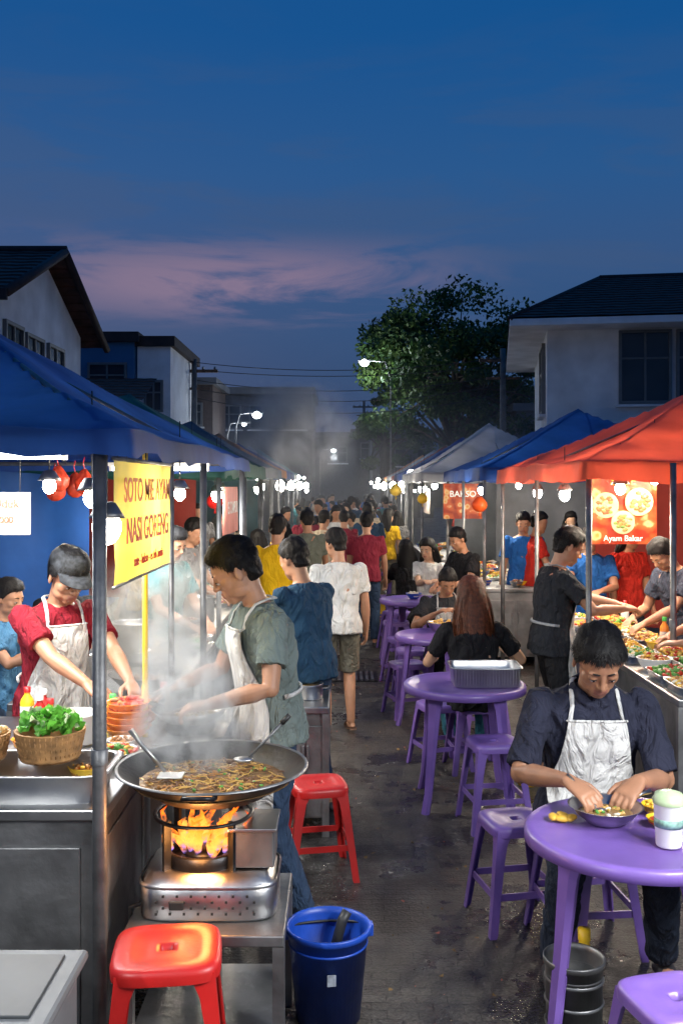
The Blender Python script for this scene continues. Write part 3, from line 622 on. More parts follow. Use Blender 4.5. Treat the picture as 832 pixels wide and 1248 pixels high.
def lampbulb(x,y,z,top,W=28,col=(1,.87,.68),shade=True,light=True,r=.036):
    m=MB(); m.ell((0,0,0),(r,r,r*1.25),BULB,14); m.lathe([(.017,.035),(.019,.08),(.0,.082)],(0,0,0),BLK,12)
    m.tube([(0,0,.08),(0,0,top-z)],.0035,BLK,6)
    if shade: m.lathe([(.02,.085),(.03,.082),(.05,.05),(.062,.03),(.058,.03),(.046,.05),(.028,.078)],(0,0,0),STEEL_D,20)
    o=m.obj('hanging_bulb',(x,y,z))
    if light:
        l=bpy.data.lights.new('bulb_light','POINT'); l.energy=W*KW; l.color=col; l.shadow_soft_size=.06
        p=bpy.data.objects.new('bulb_light',l); COL.objects.link(p); p.parent=o; p.location=(0,0,-.02)
def tube_light(x0,y0,x1,y1,z,W=50,col=(.95,.98,1)):
    m=MB(); L_=math.hypot(x1-x0,y1-y0); a=math.atan2(y1-y0,x1-x0)
    m.tube([(-L_/2,0,0),(L_/2,0,0)],.014,TUBEM,12); m.box((0,0,.03),(L_+.06,.05,.025),WHTP,bev=.004)
    for s_ in(-1,1): m.box((s_*(L_/2+.012),0,.005),(.024,.035,.045),WHTP,bev=.004); m.tube([(s_*L_*.35,0,.04),(s_*L_*.35,0,.35)],.002,BLK,5)
    o=m.obj('fluorescent_tube_light',((x0+x1)/2,(y0+y1)/2,z),a)
    l=bpy.data.lights.new('tube_glow','AREA'); l.shape='RECTANGLE'; l.size=L_; l.size_y=.05; l.energy=W*1.4; l.color=col
    p=bpy.data.objects.new('tube_glow',l); COL.objects.link(p); p.parent=o; p.location=(0,0,-.025)
lampbulb(-.80,3.36,1.86,2.2,9,r=.05); lampbulb(-1.05,4.15,1.95,2.4,12); tube_light(-2.2,4.3,-1.22,4.3,2.13,42)
lampbulb(-1.0,6.1,1.95,2.4,34); lampbulb(-1.6,5.4,2.0,2.6,22); tube_light(-1.6,6.9,-.95,6.9,2.12,34)
lampbulb(-1.05,8.3,1.92,2.4,46,r=.045); lampbulb(-1.25,10.2,1.95,2.5,54,r=.045); lampbulb(-1.1,13.2,1.95,2.5,75,r=.055); lampbulb(-1.3,15.3,1.95,2.5,75,r=.055)
lampbulb(1.72,7.6,1.93,2.3,36,r=.042); lampbulb(2.35,7.4,2.05,2.5,38); lampbulb(2.75,8.2,2.05,2.5,28,(1,.78,.55)); lampbulb(1.85,9.3,1.93,2.3,42,r=.042)
lampbulb(1.95,6.9,1.98,2.3,28)
lampbulb(1.65,11.6,1.95,2.3,60,r=.045); lampbulb(2.3,12.8,2.0,2.5,50); lampbulb(1.3,16,1.95,2.4,85,r=.055); lampbulb(1.7,18,2.0,2.5,80,r=.055)
for y in(18.5,22.5,27,32): lampbulb(-1.15,y,2.0,2.5,170,r=.085)
for y in(21,25,30,35): lampbulb(1.3,y,2.0,2.5,170,r=.085)
rb=random.Random(5)
for k in range(26):
    y=rb.uniform(12,40); lampbulb(rb.choice([-1,1])*rb.uniform(1.05,2.3)+.1,y,rb.uniform(1.75,2.25),2.6,0,light=False,shade=False,r=rb.uniform(.035,.075))
tube_light(1.75,1.0,1.75,2.2,2.3,112); lampbulb(1.65,.2,2.1,2.6,26); tube_light(-1.5,.2,-1.5,1.7,2.25,70); tube_light(1.6,2.42,2.9,2.42,2.3,70)  # fill lamps added out of view to brighten the foreground table and figures
# ---------------------------------------------------------------- text helper
def text(s_,size,mat,loc,rot,parent,ext=.001):
    c=bpy.data.curves.new('lettering','FONT'); c.body=s_; c.size=size; c.extrude=ext; c.align_x='CENTER'; c.align_y='CENTER'; c.offset=size*.012
    o=bpy.data.objects.new('lettering',c); COL.objects.link(o); o.location=loc; o.rotation_euler=rot; c.materials.append(mat); o.parent=parent
def sheet(w,h,mat,n=18,amp=.012):
    m=MB(); rows=[]
    for i in range(7):
        z=-h/2+h*i/6; rows.append([Vector((-w/2+w*j/n,amp*noise.noise(V(j*.5,i*.4,w*9)),z)) for j in range(n+1)])
    m.loft(rows,mat,cap=False,closed=False); return m
YB=pm('yellow_banner_vinyl',(.85,.64,.10),.5,var=.08,trans=.6); REDT=pm('red_print',(.6,.05,.02),.6,var=.05); ORT=pm('orange_print',(.75,.16,.02),.6,var=.05); WHB=pm('white_banner_vinyl',(.42,.36,.33),.6,var=.12,trans=.2)
r=empty('yellow_banner',(-.79,3.98,1.87),rad(90)); sheet(1.12,.44,YB).obj('vinyl',parent=r)
text('SOTO MIE AYAM',.125,ORT,(0,-.016,.11),(rad(90),0,0),r); text('NASI GORENG',.13,REDT,(0,-.016,-.04),(rad(90),0,0),r); text('sate - bakso - es teh manis',.055,REDT,(0,-.016,-.155),(rad(90),0,0),r)
mm=MB(); mm.tube([(-.57,0,.225),(.57,0,.225)],.008,POLE,8); mm.tube([(-.57,0,-.225),(.57,0,-.225)],.006,POLE,8)
for xx in(-.5,0,.5): mm.tube([(xx,0,.225),(xx,0,.3)],.0025,BLK,5)
mm.obj('rods',parent=r)
r=empty('menu_sign',(-1.62,4.6,1.87)); mm=MB(); mm.box((0,0,0),(.34,.01,.20),WHB,bev=.003); mm.tube([(-.12,0,.1),(-.12,0,.4)],.002,BLK,5); mm.tube([(.12,0,.1),(.12,0,.4)],.002,BLK,5); mm.obj('board',parent=r)
text('Nasi Uduk',.055,REDT,(0,-.009,.045),(rad(90),0,0),r,.002); text('Rp 15.000',.045,REDT,(0,-.009,-.03),(rad(90),0,0),r,.002)
def photo_print():
    m=bpy.data.materials.new('food_photo_print'); m.use_nodes=True;nt=m.node_tree;N=nt.nodes;L=nt.links;b=N['Principled BSDF']
    tc=N.new('ShaderNodeTexCoord'); v=N.new('ShaderNodeTexVoronoi'); v.inputs['Scale'].default_value=7; L.new(tc.outputs['Object'],v.inputs['Vector'])
    r_=N.new('ShaderNodeValToRGB'); e=r_.color_ramp.elements; e[0].position=.1;e[0].color=(.75,.3,.06,1); e[1].position=.8;e[1].color=(.35,.03,.01,1); q=e.new(.4); q.color=(.65,.12,.03,1); q=e.new(.25); q.color=(.8,.55,.25,1)
    n=N.new('ShaderNodeTexNoise'); n.inputs['Scale'].default_value=9; L.new(tc.outputs['Object'],n.inputs['Vector'])
    a=N.new('ShaderNodeMath'); a.operation='MULTIPLY'; L.new(v.outputs['Distance'],a.inputs[0]); L.new(n.outputs['Fac'],a.inputs[1])
    a2=N.new('ShaderNodeMath'); a2.operation='MULTIPLY'; a2.inputs[1].default_value=2.4; L.new(a.outputs[0],a2.inputs[0]); L.new(a2.outputs[0],r_.inputs[0]); L.new(r_.outputs[0],b.inputs['Base Color']); b.inputs['Roughness'].default_value=.45
    t=N.new('ShaderNodeBsdfTranslucent'); L.new(r_.outputs[0],t.inputs[0]); mx=N.new('ShaderNodeMixShader'); mx.inputs[0].default_value=.5; L.new(b.outputs[0],mx.inputs[1]);L.new(t.outputs[0],mx.inputs[2]); L.new(mx.outputs[0],N['Material Output'].inputs[0])
    return m
PP=photo_print()
def dish(m,x,z,r,col):
    m.lathe([(0,.0),(r*.7,.0),(r,.004),(r*1.03,.002)],(x,-.016,z),pm('print_plate',(.6,.42,.25),.5,var=.3),24,M=Matrix.Rotation(rad(90),3,'X')); 
    for k in range(26):
        a=random.uniform(0,6.3); q=r*.7*math.sqrt(random.random()); m.ell((x+q*math.cos(a),-.022,z+q*math.sin(a)),(r*.2,.003,r*.14),random.choice(col),8)
fd=[pm('print_sauce',(.5,.2,.05),.5),pm('print_meat',(.3,.09,.03),.5),pm('print_rice',(.65,.5,.25),.5),pm('print_green',(.15,.25,.05),.5),pm('print_sauce2',(.55,.12,.03),.5)]
r=empty('food_banner',(2.45,8.6,1.80)); sheet(.60,.62,PP).obj('vinyl',parent=r); text('SATE',.10,YELP,(0,-.02,.24),(rad(90),0,0),r); text('Ayam Bakar',.07,WHTP,(0,-.02,-.26),(rad(90),0,0),r)
mm=MB(); dish(mm,-.15,.03,.11,fd); dish(mm,.14,.06,.12,fd); dish(mm,0,-.12,.10,fd); mm.obj('printed_dishes',parent=r)
r=empty('food_banner',(1.72,14.0,1.78)); sheet(.55,.5,PP).obj('vinyl',parent=r); text('BAKSO',.12,WHTP,(0,-.02,.1),(rad(90),0,0),r)
r=empty('pink_banner',(-1.0,8.9,1.78),rad(90)); sheet(1.2,.42,pm('pink_banner_vinyl',(.7,.25,.22),.5,trans=.4)).obj('vinyl',parent=r); text('ES CAMPUR',.15,WHTP,(0,-.02,.02),(rad(90),0,0),r)
r=empty('white_banner',(1.4,16.3,1.75),rad(-90)); sheet(1.4,.4,WHB).obj('vinyl',parent=r); text('SOTO',.15,REDT,(0,-.02,.02),(rad(90),0,0),r)
def lantern(x,y,z,mat,name='plastic_lantern',s_=1):
    m=MB(); m.lathe([(.0,.09),(.03,.085),(.05,.06),(.075,.03),(.08,0),(.07,-.03),(.04,-.06),(.02,-.065),(.0,-.065)],(0,0,0),mat,18); m.tube([(0,0,.08),(0,0,.3)],.003,BLK,5)
    for k in range(3): m.tube([(0,0,-.06),(.008*(k-1),0,-.11)],.003,mat,5)
    m.obj(name,(x,y,z),sc=s_)
def bag(x,y,z,s_=1):
    m=MB(); rings=[]
    for i in range(9):
        u=i/8; r_=np.interp(u,[0,.15,.5,.8,1],[.02,.055,.07,.04,.012]); ring=[]
        for k in range(24):
            a=2*math.pi*k/24; q=r_*(1+.22*noise.noise(V(math.cos(a)*2.5+x*9,math.sin(a)*2.5,u*3))+.1*math.sin(a*7+u*3)*(u>.5)); ring.append(V(q*math.cos(a),q*.7*math.sin(a),-.08+.17*u))
        rings.append(ring)
    m.loft(rings,pm('red_bag_film',(.5,.05,.02),.45,var=.4,vs=20,trans=.3)); m.tube([(0,0,.085),(-.01,0,.13),(0,0,.17)],.003,REDP,6); m.obj('red_plastic_bag',(x,y,z),sc=s_)
lantern(1.40,10.0,1.80,pm('orange_lantern',(.8,.15,.03),.4,trans=.5)); lantern(1.20,14.6,1.80,YELP); lantern(-1.18,9.2,1.85,REDP); lantern(1.1,20,1.9,YELP,s_=1.6)
for i,(x,y) in enumerate(((-1.80,6.2),(-1.70,6.3),(-1.62,6.22),(-1.75,6.1))): bag(x,y,1.98+.02*i,.95)
# ---------------------------------------------------------------- counters & goods
def counter(name,x0,x1,y0,y1,h,mat=STEEL,skirt=True):
    m=MB(); cx,cy=(x0+x1)/2,(y0+y1)/2; w,l=x1-x0,y1-y0
    m.box((0,0,h-.02),(w,l,.04),mat,bev=.006)
    if skirt:
        m.box((0,0,(h-.04)/2+.05),(w-.05,l-.05,h-.14),STEEL_D,bev=.004)
        for s_ in(-1,1): m.box((s_*w*.23,-(l-.05)/2-.006,h*.5),(w*.42,.01,h*.7),STEEL_D,bev=.003); m.box((s_*w*.05,-(l-.05)/2-.02,h*.62),(.015,.02,.12),STEEL_D,bev=.003)
        for yy in(-.3,.3): m.box(((w-.05)/2+.005,yy*l*.75,h*.5),(.008,l*.38,h*.72),STEEL_D,bev=.002)
    for sx in(-1,1):
        for sy in(-1,1): m.box((sx*(w/2-.02),sy*(l/2-.02),(h-.04)/2),(.04,.04,h-.04),STEEL_D)
    if not skirt: m.box((0,0,h*.3),(w-.06,l-.06,.02),STEEL_D)
    return m.obj(name,(cx,cy,0))
counter('steel_counter',-2.3,-.80,3.34,4.70,.90)
counter('steel_side_table',-.79,-.50,4.08,4.75,.93,STEEL_D,False)
counter('steel_counter',-1.75,-.92,5.15,7.2,.86)
counter('steel_counter',-1.85,-1.0,7.9,11.8,.86,STEEL_D)
counter('steel_counter',-2.0,-1.15,12.6,16.2,.86,STEEL_D)
counter('steel_cart',-.34,-.07,5.6,6.25,.74)
counter('food_counter',1.76,2.30,5.15,8.3,.88)
counter('food_counter',1.55,2.3,10.9,14.1,.86,STEEL_D)
counter('food_counter',1.35,2.1,15.1,18.7,.86,STEEL_D)
counter('steel_stove_table',-.735,-.19,3.28,3.82,.50,STEEL_D,False)
m=MB(); m.box((0,0,.19),(.62,.36,.38),GRYP,bev=.03); m.box((0,0,.395),(.66,.40,.03),GRYP,bev=.012); m.box((0,0,.414),(.56,.30,.008),pm('box_lid',(.05,.055,.06),.55,var=.3),bev=.002)
m.box((.02,0,-.2),(.5,.34,.4),STEEL_D,bev=.01)
m.obj('plastic_storage_box',(-1.0,2.42,.36))
FOOD=[pm('food_noodle',(.55,.33,.08),.45,var=.3,vs=40),pm('food_fried',(.42,.19,.05),.5,var=.4,vs=40),pm('food_greens',(.09,.28,.04),.5,var=.5,vs=40),pm('food_chili',(.5,.04,.015),.4,var=.3,vs=40),pm('food_yellow',(.75,.45,.05),.45,var=.25,vs=40),pm('food_rice',(.68,.64,.52),.6,var=.15,vs=60),pm('food_brown',(.16,.07,.03),.4,var=.4,vs=40)]
def chunks(m,c,r,h,mats,n,sz,rnd):
    for _ in range(n):
        a=rnd.uniform(0,6.28); q=r*math.sqrt(rnd.random()); z=h*(1-(q/r)**2)
        R=Matrix.Rotation(rnd.uniform(0,3),3,'X')@Matrix.Rotation(rnd.uniform(0,3),3,'Z')
        m.ell((c[0]+q*math.cos(a),c[1]+q*math.sin(a),c[2]+z),(sz*rnd.uniform(.7,1.4),sz*rnd.uniform(.5,.9),sz*rnd.uniform(.35,.7)),rnd.choice(mats),8,R,.25)
def bowl(name,x,y,z,r=.1,h=.06,mat=WHTP,food=None,n=26,seed=0,sz=None):
    rnd=random.Random(seed+int(x*91+y*57)); m=MB()
    m.lathe([(0,.004),(r*.45,.004),(r*.5,0),(r*.55,.004),(r*.8,h*.4),(r*.97,h*.92),(r*1.03,h),(r*1.0,h*1.02),(r*.93,h*.92),(r*.75,h*.42),(r*.4,.012),(0,.01)],(0,0,0),mat,30)
    if food:
        m.ell((0,0,h*.55),(r*.86,r*.86,h*.45),food[0],16,jit=.1); chunks(m,(0,0,h*.85),r*.8,h*.35,food,n,sz or r*.16,rnd)
    return m.obj(name,(x,y,z))
def tray(name,x,y,z,w=.3,l=.4,h=.05,food=None,n=60,mat=STEEL,seed=0):
    rnd=random.Random(seed+int(x*91+y*57)); m=MB()
    I=Matrix.Identity(3); R=lambda a,b,zz: sup(V(0,0,zz),I,a,b,32,8)
    m.loft([R(w*.44,l*.45,0),R(w*.48,l*.485,h),R(w*.52,l*.515,h+.002),R(w*.52,l*.515,h-.003)],mat,cap=False); m.loft([R(w*.47,l*.48,h),R(w*.43,l*.44,.006),R(.001,.001,.006)],mat,cap=False); m.loft([R(w*.44,l*.45,0),R(.001,.001,0)],mat,cap=False)
    if food:
        m.ell((0,0,h*.35),(w*.44,l*.45,h*.6),food[0],16,jit=.12)
        for _ in range(n):
            a,b=rnd.uniform(-.4,.4),rnd.uniform(-.42,.42); RR=Matrix.Rotation(rnd.uniform(0,3),3,'X')@Matrix.Rotation(rnd.uniform(0,3),3,'Z')
            m.ell((a*w,b*l,h*.85+.03*(1-4*a*a)*(1-4*b*b)),(.020*rnd.uniform(.6,1.3),.013,.009),rnd.choice(food),8,RR,.25)
    return m.obj(name,(x,y,z))
W0=V(-.465,3.55,0)
m=MB(); R=.335
m.lathe([(0,-.125),(.10,-.118),(.2,-.088),(.27,-.045),(R,0),(R+.008,.004),(R+.006,.012),(R-.004,.008),(.265,-.036),(.195,-.078),(.1,-.106),(0,-.112)],(0,0,0),IRON,64)
m.lathe([(R-.002,.010),(R+.008,.013),(R+.010,.006)],(0,0,0),STEEL_D,64)
for a in(-1.57,1.57):
    d=V(math.cos(a),math.sin(a),0);t=V(-d.y,d.x,0)
    m.tube([d*(R-.02)+t*.05+V(0,0,-.012),d*(R+.03)+t*.048+V(0,0,.0),d*(R+.045)+t*.025+V(0,0,.006),d*(R+.045)-t*.025+V(0,0,.006),d*(R+.03)-t*.048,d*(R-.02)-t*.05+V(0,0,-.012)],.0085,IRON,10)
m.obj('wok',(W0.x,W0.y,.985))
m=MB(); rn=random.Random(4); BR=pm('wok_broth',(.26,.15,.07),.2,var=.5,vs=25,bump=.6,bs=45)
m.lathe([(0,.006),(.10,.003),(.2,-.004),(.285,-.006)],(0,0,0),BR,48)
for k in range(210):
    a=rn.uniform(0,6.28); q=.23*math.sqrt(rn.random()); c=V(q*math.cos(a),q*math.sin(a),.000+.016*(1-(q/.23)**2)); b=rn.uniform(0,6.28); pts=[]
    for j in range(7): pts.append(c.copy()); b+=rn.uniform(-.9,.9); c=c+V(math.cos(b)*.010,math.sin(b)*.010,rn.uniform(-.003,.003))
    m.tube(pts,.0022,[FOOD[0],FOOD[1],FOOD[0],FOOD[6]][k%4],5)
chunks(m,(0,0,.004),.24,.010,[FOOD[2],FOOD[1],FOOD[6],FOOD[6]],70,.008,rn); m.obj('noodle_soup',(W0.x,W0.y,.985-.035))
m=MB(); m.tube([(0,0,0),(.06,.02,.06),(.12,.04,.12)],[.005,.005,.007],STEEL_D,8); m.tube([(.12,.04,.12),(.15,.045,.15)],[.011,.010],BLK,8); m.ell((-.02,0,-.005),(.04,.03,.01),STEEL); m.obj('wok_ladle',(W0.x+.12,W0.y+.12,.985))
m=MB(); m.tube([(0,0,0),(-.08,.02,.08),(-.13,.03,.14)],[.007,.008,.011],STEEL,8); m.box((.02,0,-.015),(.09,.07,.006),STEEL,bev=.002); m.obj('wok_spatula',(W0.x-.16,W0.y-.05,.985))
m=MB()
I=Matrix.Identity(3); RR=lambda a,b,z,e=5: sup(V(0,0,z),I,a,b,48,e)
m.loft([RR(.235,.17,0),RR(.24,.175,.01),RR(.24,.175,.115),RR(.23,.165,.125),RR(.215,.15,.155),RR(.12,.1,.157)],STEEL,cap=True)
m.loft([RR(.244,.179,.112),RR(.246,.181,.12),RR(.24,.175,.127)],STEEL,cap=False)
for i in range(15):
    for j in range(4):
        if (i+j)%2: continue
        m.box((-.17+i*.024,-.1765,.03+j*.02),(.008,.004,.008),BLK)
m.box((-.1,-.18,.06),(.05,.012,.03),BLK,bev=.004)
m.box((.155,-.02,.23),(.15,.2,.13),STEEL_D,bev=.006); m.box((.155,-.02,.299),(.17,.22,.012),STEEL,bev=.003)
m.lathe([(.14,.155),(.145,.2),(.135,.205),(.12,.2),(.12,.16)],(-.03,0,0),IRON,36); m.lathe([(0,.17),(.07,.172),(.075,.19),(.04,.2),(0,.2)],(-.03,0,0),IRON,28)
for k in range(4):
    a=k*math.pi/2+.78; m.box((-.03+math.cos(a)*.16,math.sin(a)*.16,.24),(.03,.012,.17),IRON,rz=a)
m.lathe([(.165,.318),(.18,.318),(.18,.326),(.165,.326)],(-.03,0,0),IRON,36)
m.tube([(-.2,-.1,.05),(-.27,-.12,.03),(-.28,-.05,-.1),(-.22,.05,-.3)],.008,BLK,8)
m.obj('gas_stove',(W0.x+.0,W0.y,.502))
def flame_mat():
    m=bpy.data.materials.new('gas_flame'); m.use_nodes=True;nt=m.node_tree;N=nt.nodes;L=nt.links;N.clear()
    o=N.new('ShaderNodeOutputMaterial');e=N.new('ShaderNodeEmission');t=N.new('ShaderNodeBsdfTransparent');mx=N.new('ShaderNodeMixShader')
    tc=N.new('ShaderNodeTexCoord');sp=N.new('ShaderNodeSeparateXYZ');L.new(tc.outputs['Object'],sp.inputs[0])
    r_=N.new('ShaderNodeValToRGB'); el=r_.color_ramp.elements; el[0].color=(.12,.12,.5,1); el[1].color=(1,.10,.005,1); q=el.new(.12); q.color=(.8,.22,.06,1); q=el.new(.3); q.color=(1,.33,.05,1); q=el.new(.6); q.color=(1,.22,.02,1)
    mr=N.new('ShaderNodeMapRange'); mr.inputs[1].default_value=0; mr.inputs[2].default_value=.13; L.new(sp.outputs[2],mr.inputs[0]); L.new(mr.outputs[0],r_.inputs[0]); L.new(r_.outputs[0],e.inputs[0]); e.inputs[1].default_value=2.8
    n=N.new('ShaderNodeTexNoise'); n.inputs['Scale'].default_value=34; n.inputs['Detail'].default_value=3; L.new(tc.outputs['Object'],n.inputs['Vector']); r2=N.new('ShaderNodeMapRange'); r2.inputs[1].default_value=.40;r2.inputs[2].default_value=.70; L.new(n.outputs['Fac'],r2.inputs[0]); L.new(r2.outputs[0],mx.inputs[0])
    L.new(t.outputs[0],mx.inputs[1]);L.new(e.outputs[0],mx.inputs[2]);L.new(mx.outputs[0],o.inputs[0]); return m
FM=flame_mat(); m=MB(); rf=random.Random(2)
for k in range(54):
    a=k*.57; q=rf.uniform(.03,.12); x,y=q*math.cos(a),q*math.sin(a); h=rf.uniform(.04,.135); s_=rf.uniform(-.6,1.5)
    m.tube([(x,y,0),(x*1.1,y*1.1,h*.25),(x*1.35+.012*s_,y*1.3,h*.6),(x*1.55+.03*s_,y*1.5,h*.85),(x*1.5+.055*s_,y*1.6,h)],[.006,.014,.012,.006,.0005],FM,8,cap=False)
m.obj('gas_flame',(W0.x-.03,W0.y,.70))
l=bpy.data.lights.new('fire_light','POINT'); l.energy=7; l.color=(1,.4,.1); l.shadow_soft_size=.06; p=bpy.data.objects.new('fire_light',l); COL.objects.link(p); p.location=(W0.x-.03,W0.y-.19,.76)
tray('steel_tray',-1.13,3.55,.90,.62,.34,.10,None)
WICK=pm('wicker',(.33,.17,.06),.7,var=.5,vs=30)
def basket(x,y,z,r=.12,h=.1,fill='lettuce'):
    m=MB(); prof=[(0,.004),(r*.82,.004)]
    for k in range(9):
        u=k/8; prof.append((r*(.84+.16*u)+(.004 if k%2 else -.001),h*u))
    m.lathe(prof+[(r*1.03,h+.006),(r*.97,h+.008),(r*.9,h*.8),(r*.8,.02),(0,.012)],(0,0,0),WICK,48)
    for k in range(40):
        a=k*2*math.pi/40; m.tube([(r*.83*math.cos(a),r*.83*math.sin(a),.002),(r*1.005*math.cos(a),r*1.005*math.sin(a),h)],.003,WICK,5)
    m.obj('wicker_basket',(x,y,z))
    LG=pm('lettuce_leaf',(.13,.42,.05),.45,var=.5,vs=25,trans=.3); LW=pm('lettuce_rib',(.5,.6,.35),.5,var=.3)
    m=MB(); rnd=random.Random(int(x*100))
    if fill=='lettuce':
        for k in range(60):
            a=rnd.uniform(0,6.3);q=r*.8*math.sqrt(rnd.random()); c=V(q*math.cos(a),q*math.sin(a),h+.01+.045*(1-(q/r)**2)); Rm=Matrix.Rotation(rnd.uniform(0,6.3),3,'Z')@Matrix.Rotation(rnd.uniform(.2,1.2),3,'X'); s_=rnd.uniform(.018,.038)
            vs=[c];n=18
            for rr_ in(.5,1):
                for j in range(n):
                    t=2*math.pi*j/n; vs.append(c+Rm@V(math.cos(t)*s_*rr_*(1+.15*math.sin(t*7+k)),math.sin(t)*s_*rr_*1.2,s_*(.25*rr_**2+.28*rr_*math.sin(t*5+k))))
            fs=[[0,1+j,1+(j+1)%n] for j in range(n)]+[[1+j,1+n+j,1+n+(j+1)%n,1+(j+1)%n] for j in range(n)]
            m.add(vs,fs,LG if k%4 else LW)
        m.obj('lettuce',(x,y,z))
    else:
        chunks(m,(0,0,h*.85),r*.85,.045,[FOOD[5],pm('bread_bun',(.6,.38,.16),.6,var=.3)],36,.03,rnd); m.obj('bread_rolls',(x,y,z))
basket(-1.07,3.62,1.0,.125,.10); basket(-1.33,3.60,1.0,.115,.09,'b')
for k in range(4): bowl('orange_bowl',-.93,4.30,.90+.027*k,.10,.05,ORGP,None)
bowl('orange_bowl',-.93,4.30,1.01,.095,.05,ORGP,[FOOD[3],FOOD[1]],20)
for k in range(3): bowl('orange_bowl',-.93,4.56,.90+.03*k,.09,.05,ORGP,None)
bowl('orange_bowl',-1.22,4.56,.90,.09,.05,ORGP,[FOOD[3],FOOD[1]],20)
m=MB(); m.lathe([(0,.003),(.085,.003),(.09,.01),(.09,.12),(.098,.125),(.094,.13),(.085,.125),(.085,.09),(0,.09)],(0,0,0),WHTP,32); m.obj('white_pot',(-1.13,4.22,.90))
bowl('orange_bowl',-1.30,4.1,.90,.07,.05,ORGP,[FOOD[4]],16); bowl('yellow_bowl',-1.12,4.02,.90,.06,.05,YELP,[FOOD[3]],16)
bowl('steel_bowl',-.90,3.92,.90,.10,.05,STEEL,[FOOD[2],FOOD[4],FOOD[3]],40); bowl('white_bowl',-.92,4.12,.90,.06,.04,WHTP,[FOOD[1]],20); bowl('orange_bowl',-1.5,4.2,.9,.08,.05,ORGP,[FOOD[0]],16); bowl('yellow_bowl',-.96,3.72,.90,.07,.045,YELP,[FOOD[1],FOOD[4]],20)
def bottle(x,y,z,mat,capm,h=.2,r=.032,name='sauce_bottle'):
    m=MB(); m.lathe([(0,0),(r*.95,0),(r,.008),(r,h*.58),(r*.85,h*.68),(r*.42,h*.8),(r*.4,h*.88)],(0,0,0),mat,20); m.lathe([(r*.48,h*.86),(r*.48,h),(0,h*1.005)],(0,0,0),capm,16); m.lathe([(r*1.01,h*.2),(r*1.01,h*.5)],(0,0,0),WHTP,20); m.obj(name,(x,y,z))
for k,(x,y) in enumerate(((-1.27,4.3),(-1.34,4.38),(-.84,4.66),(-1.42,3.9),(-1.02,4.40),(-1.36,4.5),(-1.45,4.55))): bottle(x,y,.90,[YELP,REDP,BLK,ORGP,YELP,REDP,YELP][k],[REDP,WHTP,REDP,GRNP,GRNP,WHTP,REDP][k],.17)
m=MB(); m.lathe([(0,0),(.10,.002),(.14,.03),(.16,.055),(.165,.056),(.14,.028),(.1,.008),(0,.006)],(0,0,0),STEEL,40); m.tube([(.15,0,.05),(.25,.0,.075),(.3,0,.08)],[.01,.009,.012],BLK,10); chunks(m,(0,0,.02),.11,.025,[FOOD[4],FOOD[0]],50,.014,random.Random(8)); m.obj('frying_pan',(-.66,4.30,.975),rad(160))
m=MB(); m.lathe([(0,0),(.1,0),(.11,.02),(.1,.04),(.07,.042)],(0,0,0),IRON,30); m.obj('gas_burner',(-.66,4.30,.93))
m=MB(); m.tube([(0,0,0),(.14,0,.09)],.006,STEEL,8); m.ell((-.02,0,-.008),(.035,.025,.012),ORGP,12); m.obj('serving_spoon',(-.88,4.42,1.035),rad(-5))
m=MB(); m.tube([(0,0,0),(.10,.0,.05)],.006,WOOD,8); m.ell((-.02,0,-.008),(.035,.025,.008),WOOD,12); m.obj('wooden_spoon',(-.72,4.20,1.03),rad(-10))
def pan(x,y,z,r=.2): 
    m=MB(); m.lathe([(0,0),(r*.4,.004),(r*.75,.04),(r,.09),(r*1.03,.092),(r*.98,.086),(r*.72,.045),(0,.012)],(0,0,0),IRON,40); m.lathe([(0,.05),(r*.78,.05)],(0,0,0),FOOD[6],24); chunks(m,(0,0,.05),r*.6,.02,[FOOD[6],FOOD[1]],40,.02,random.Random(int(x*50))); m.obj('wok',(x,y,z))
pan(-1.08,5.45,.87,.2); pan(-1.15,5.95,.87,.18)
def pot(x,y,z,r=.13,h=.2,mat=STEEL):
    m=MB(); m.lathe([(0,0),(r*.97,0),(r,.01),(r,h),(r*1.05,h+.004),(r*1.03,h+.01),(r*.96,h),(r*.96,.02),(0,.02)],(0,0,0),mat,36); m.lathe([(0,h*.8),(r*.95,h*.8)],(0,0,0),FOOD[0],24)
    for s_ in(-1,1): m.tube([(s_*r,-.03,h*.8),(s_*(r+.035),-.025,h*.82),(s_*(r+.035),.025,h*.82),(s_*r,.03,h*.8)],.005,STEEL_D,8)
    m.obj('cooking_pot',(x,y,z))
pot(-1.5,5.5,.86); pot(-1.4,6.6,.86,.15,.22); pot(-1.2,8.3,.86); pot(-.2,5.85,.74,.09,.08)
rg=random.Random(12)
names=['white_bowl','steel_bowl','orange_bowl','yellow_bowl','blue_bowl']
MM=[WHTP,STEEL,ORGP,YELP,BLUEP]
def goods(x0,x1,y0,y1,z,n):
    pts=[]
    for _ in range(n*12):
        if len(pts)>=n: break
        x,y=rg.uniform(x0,x1),rg.uniform(y0,y1)
        if all((x-a)**2+(y-b)**2>.2**2 for a,b in pts): pts.append((x,y))
    for x,y in pts:
        k=rg.randrange(5); f=[rg.choice(FOOD[:6]),rg.choice(FOOD)]
        if rg.random()<.35: tray('food_tray',x,y,z,.2,.26,.04,f,40)
        else: bowl(names[k],x,y,z,rg.uniform(.07,.105),rg.uniform(.045,.08),MM[k],f,22)
goods(-1.65,-1.0,6.2,7.1,.86,10); goods(-1.75,-1.08,8.0,11.6,.86,30); goods(-1.9,-1.2,12.7,16,.86,18)
goods(1.65,2.2,11.0,14,.86,22); goods(1.45,2.0,15.2,18.6,.86,18)
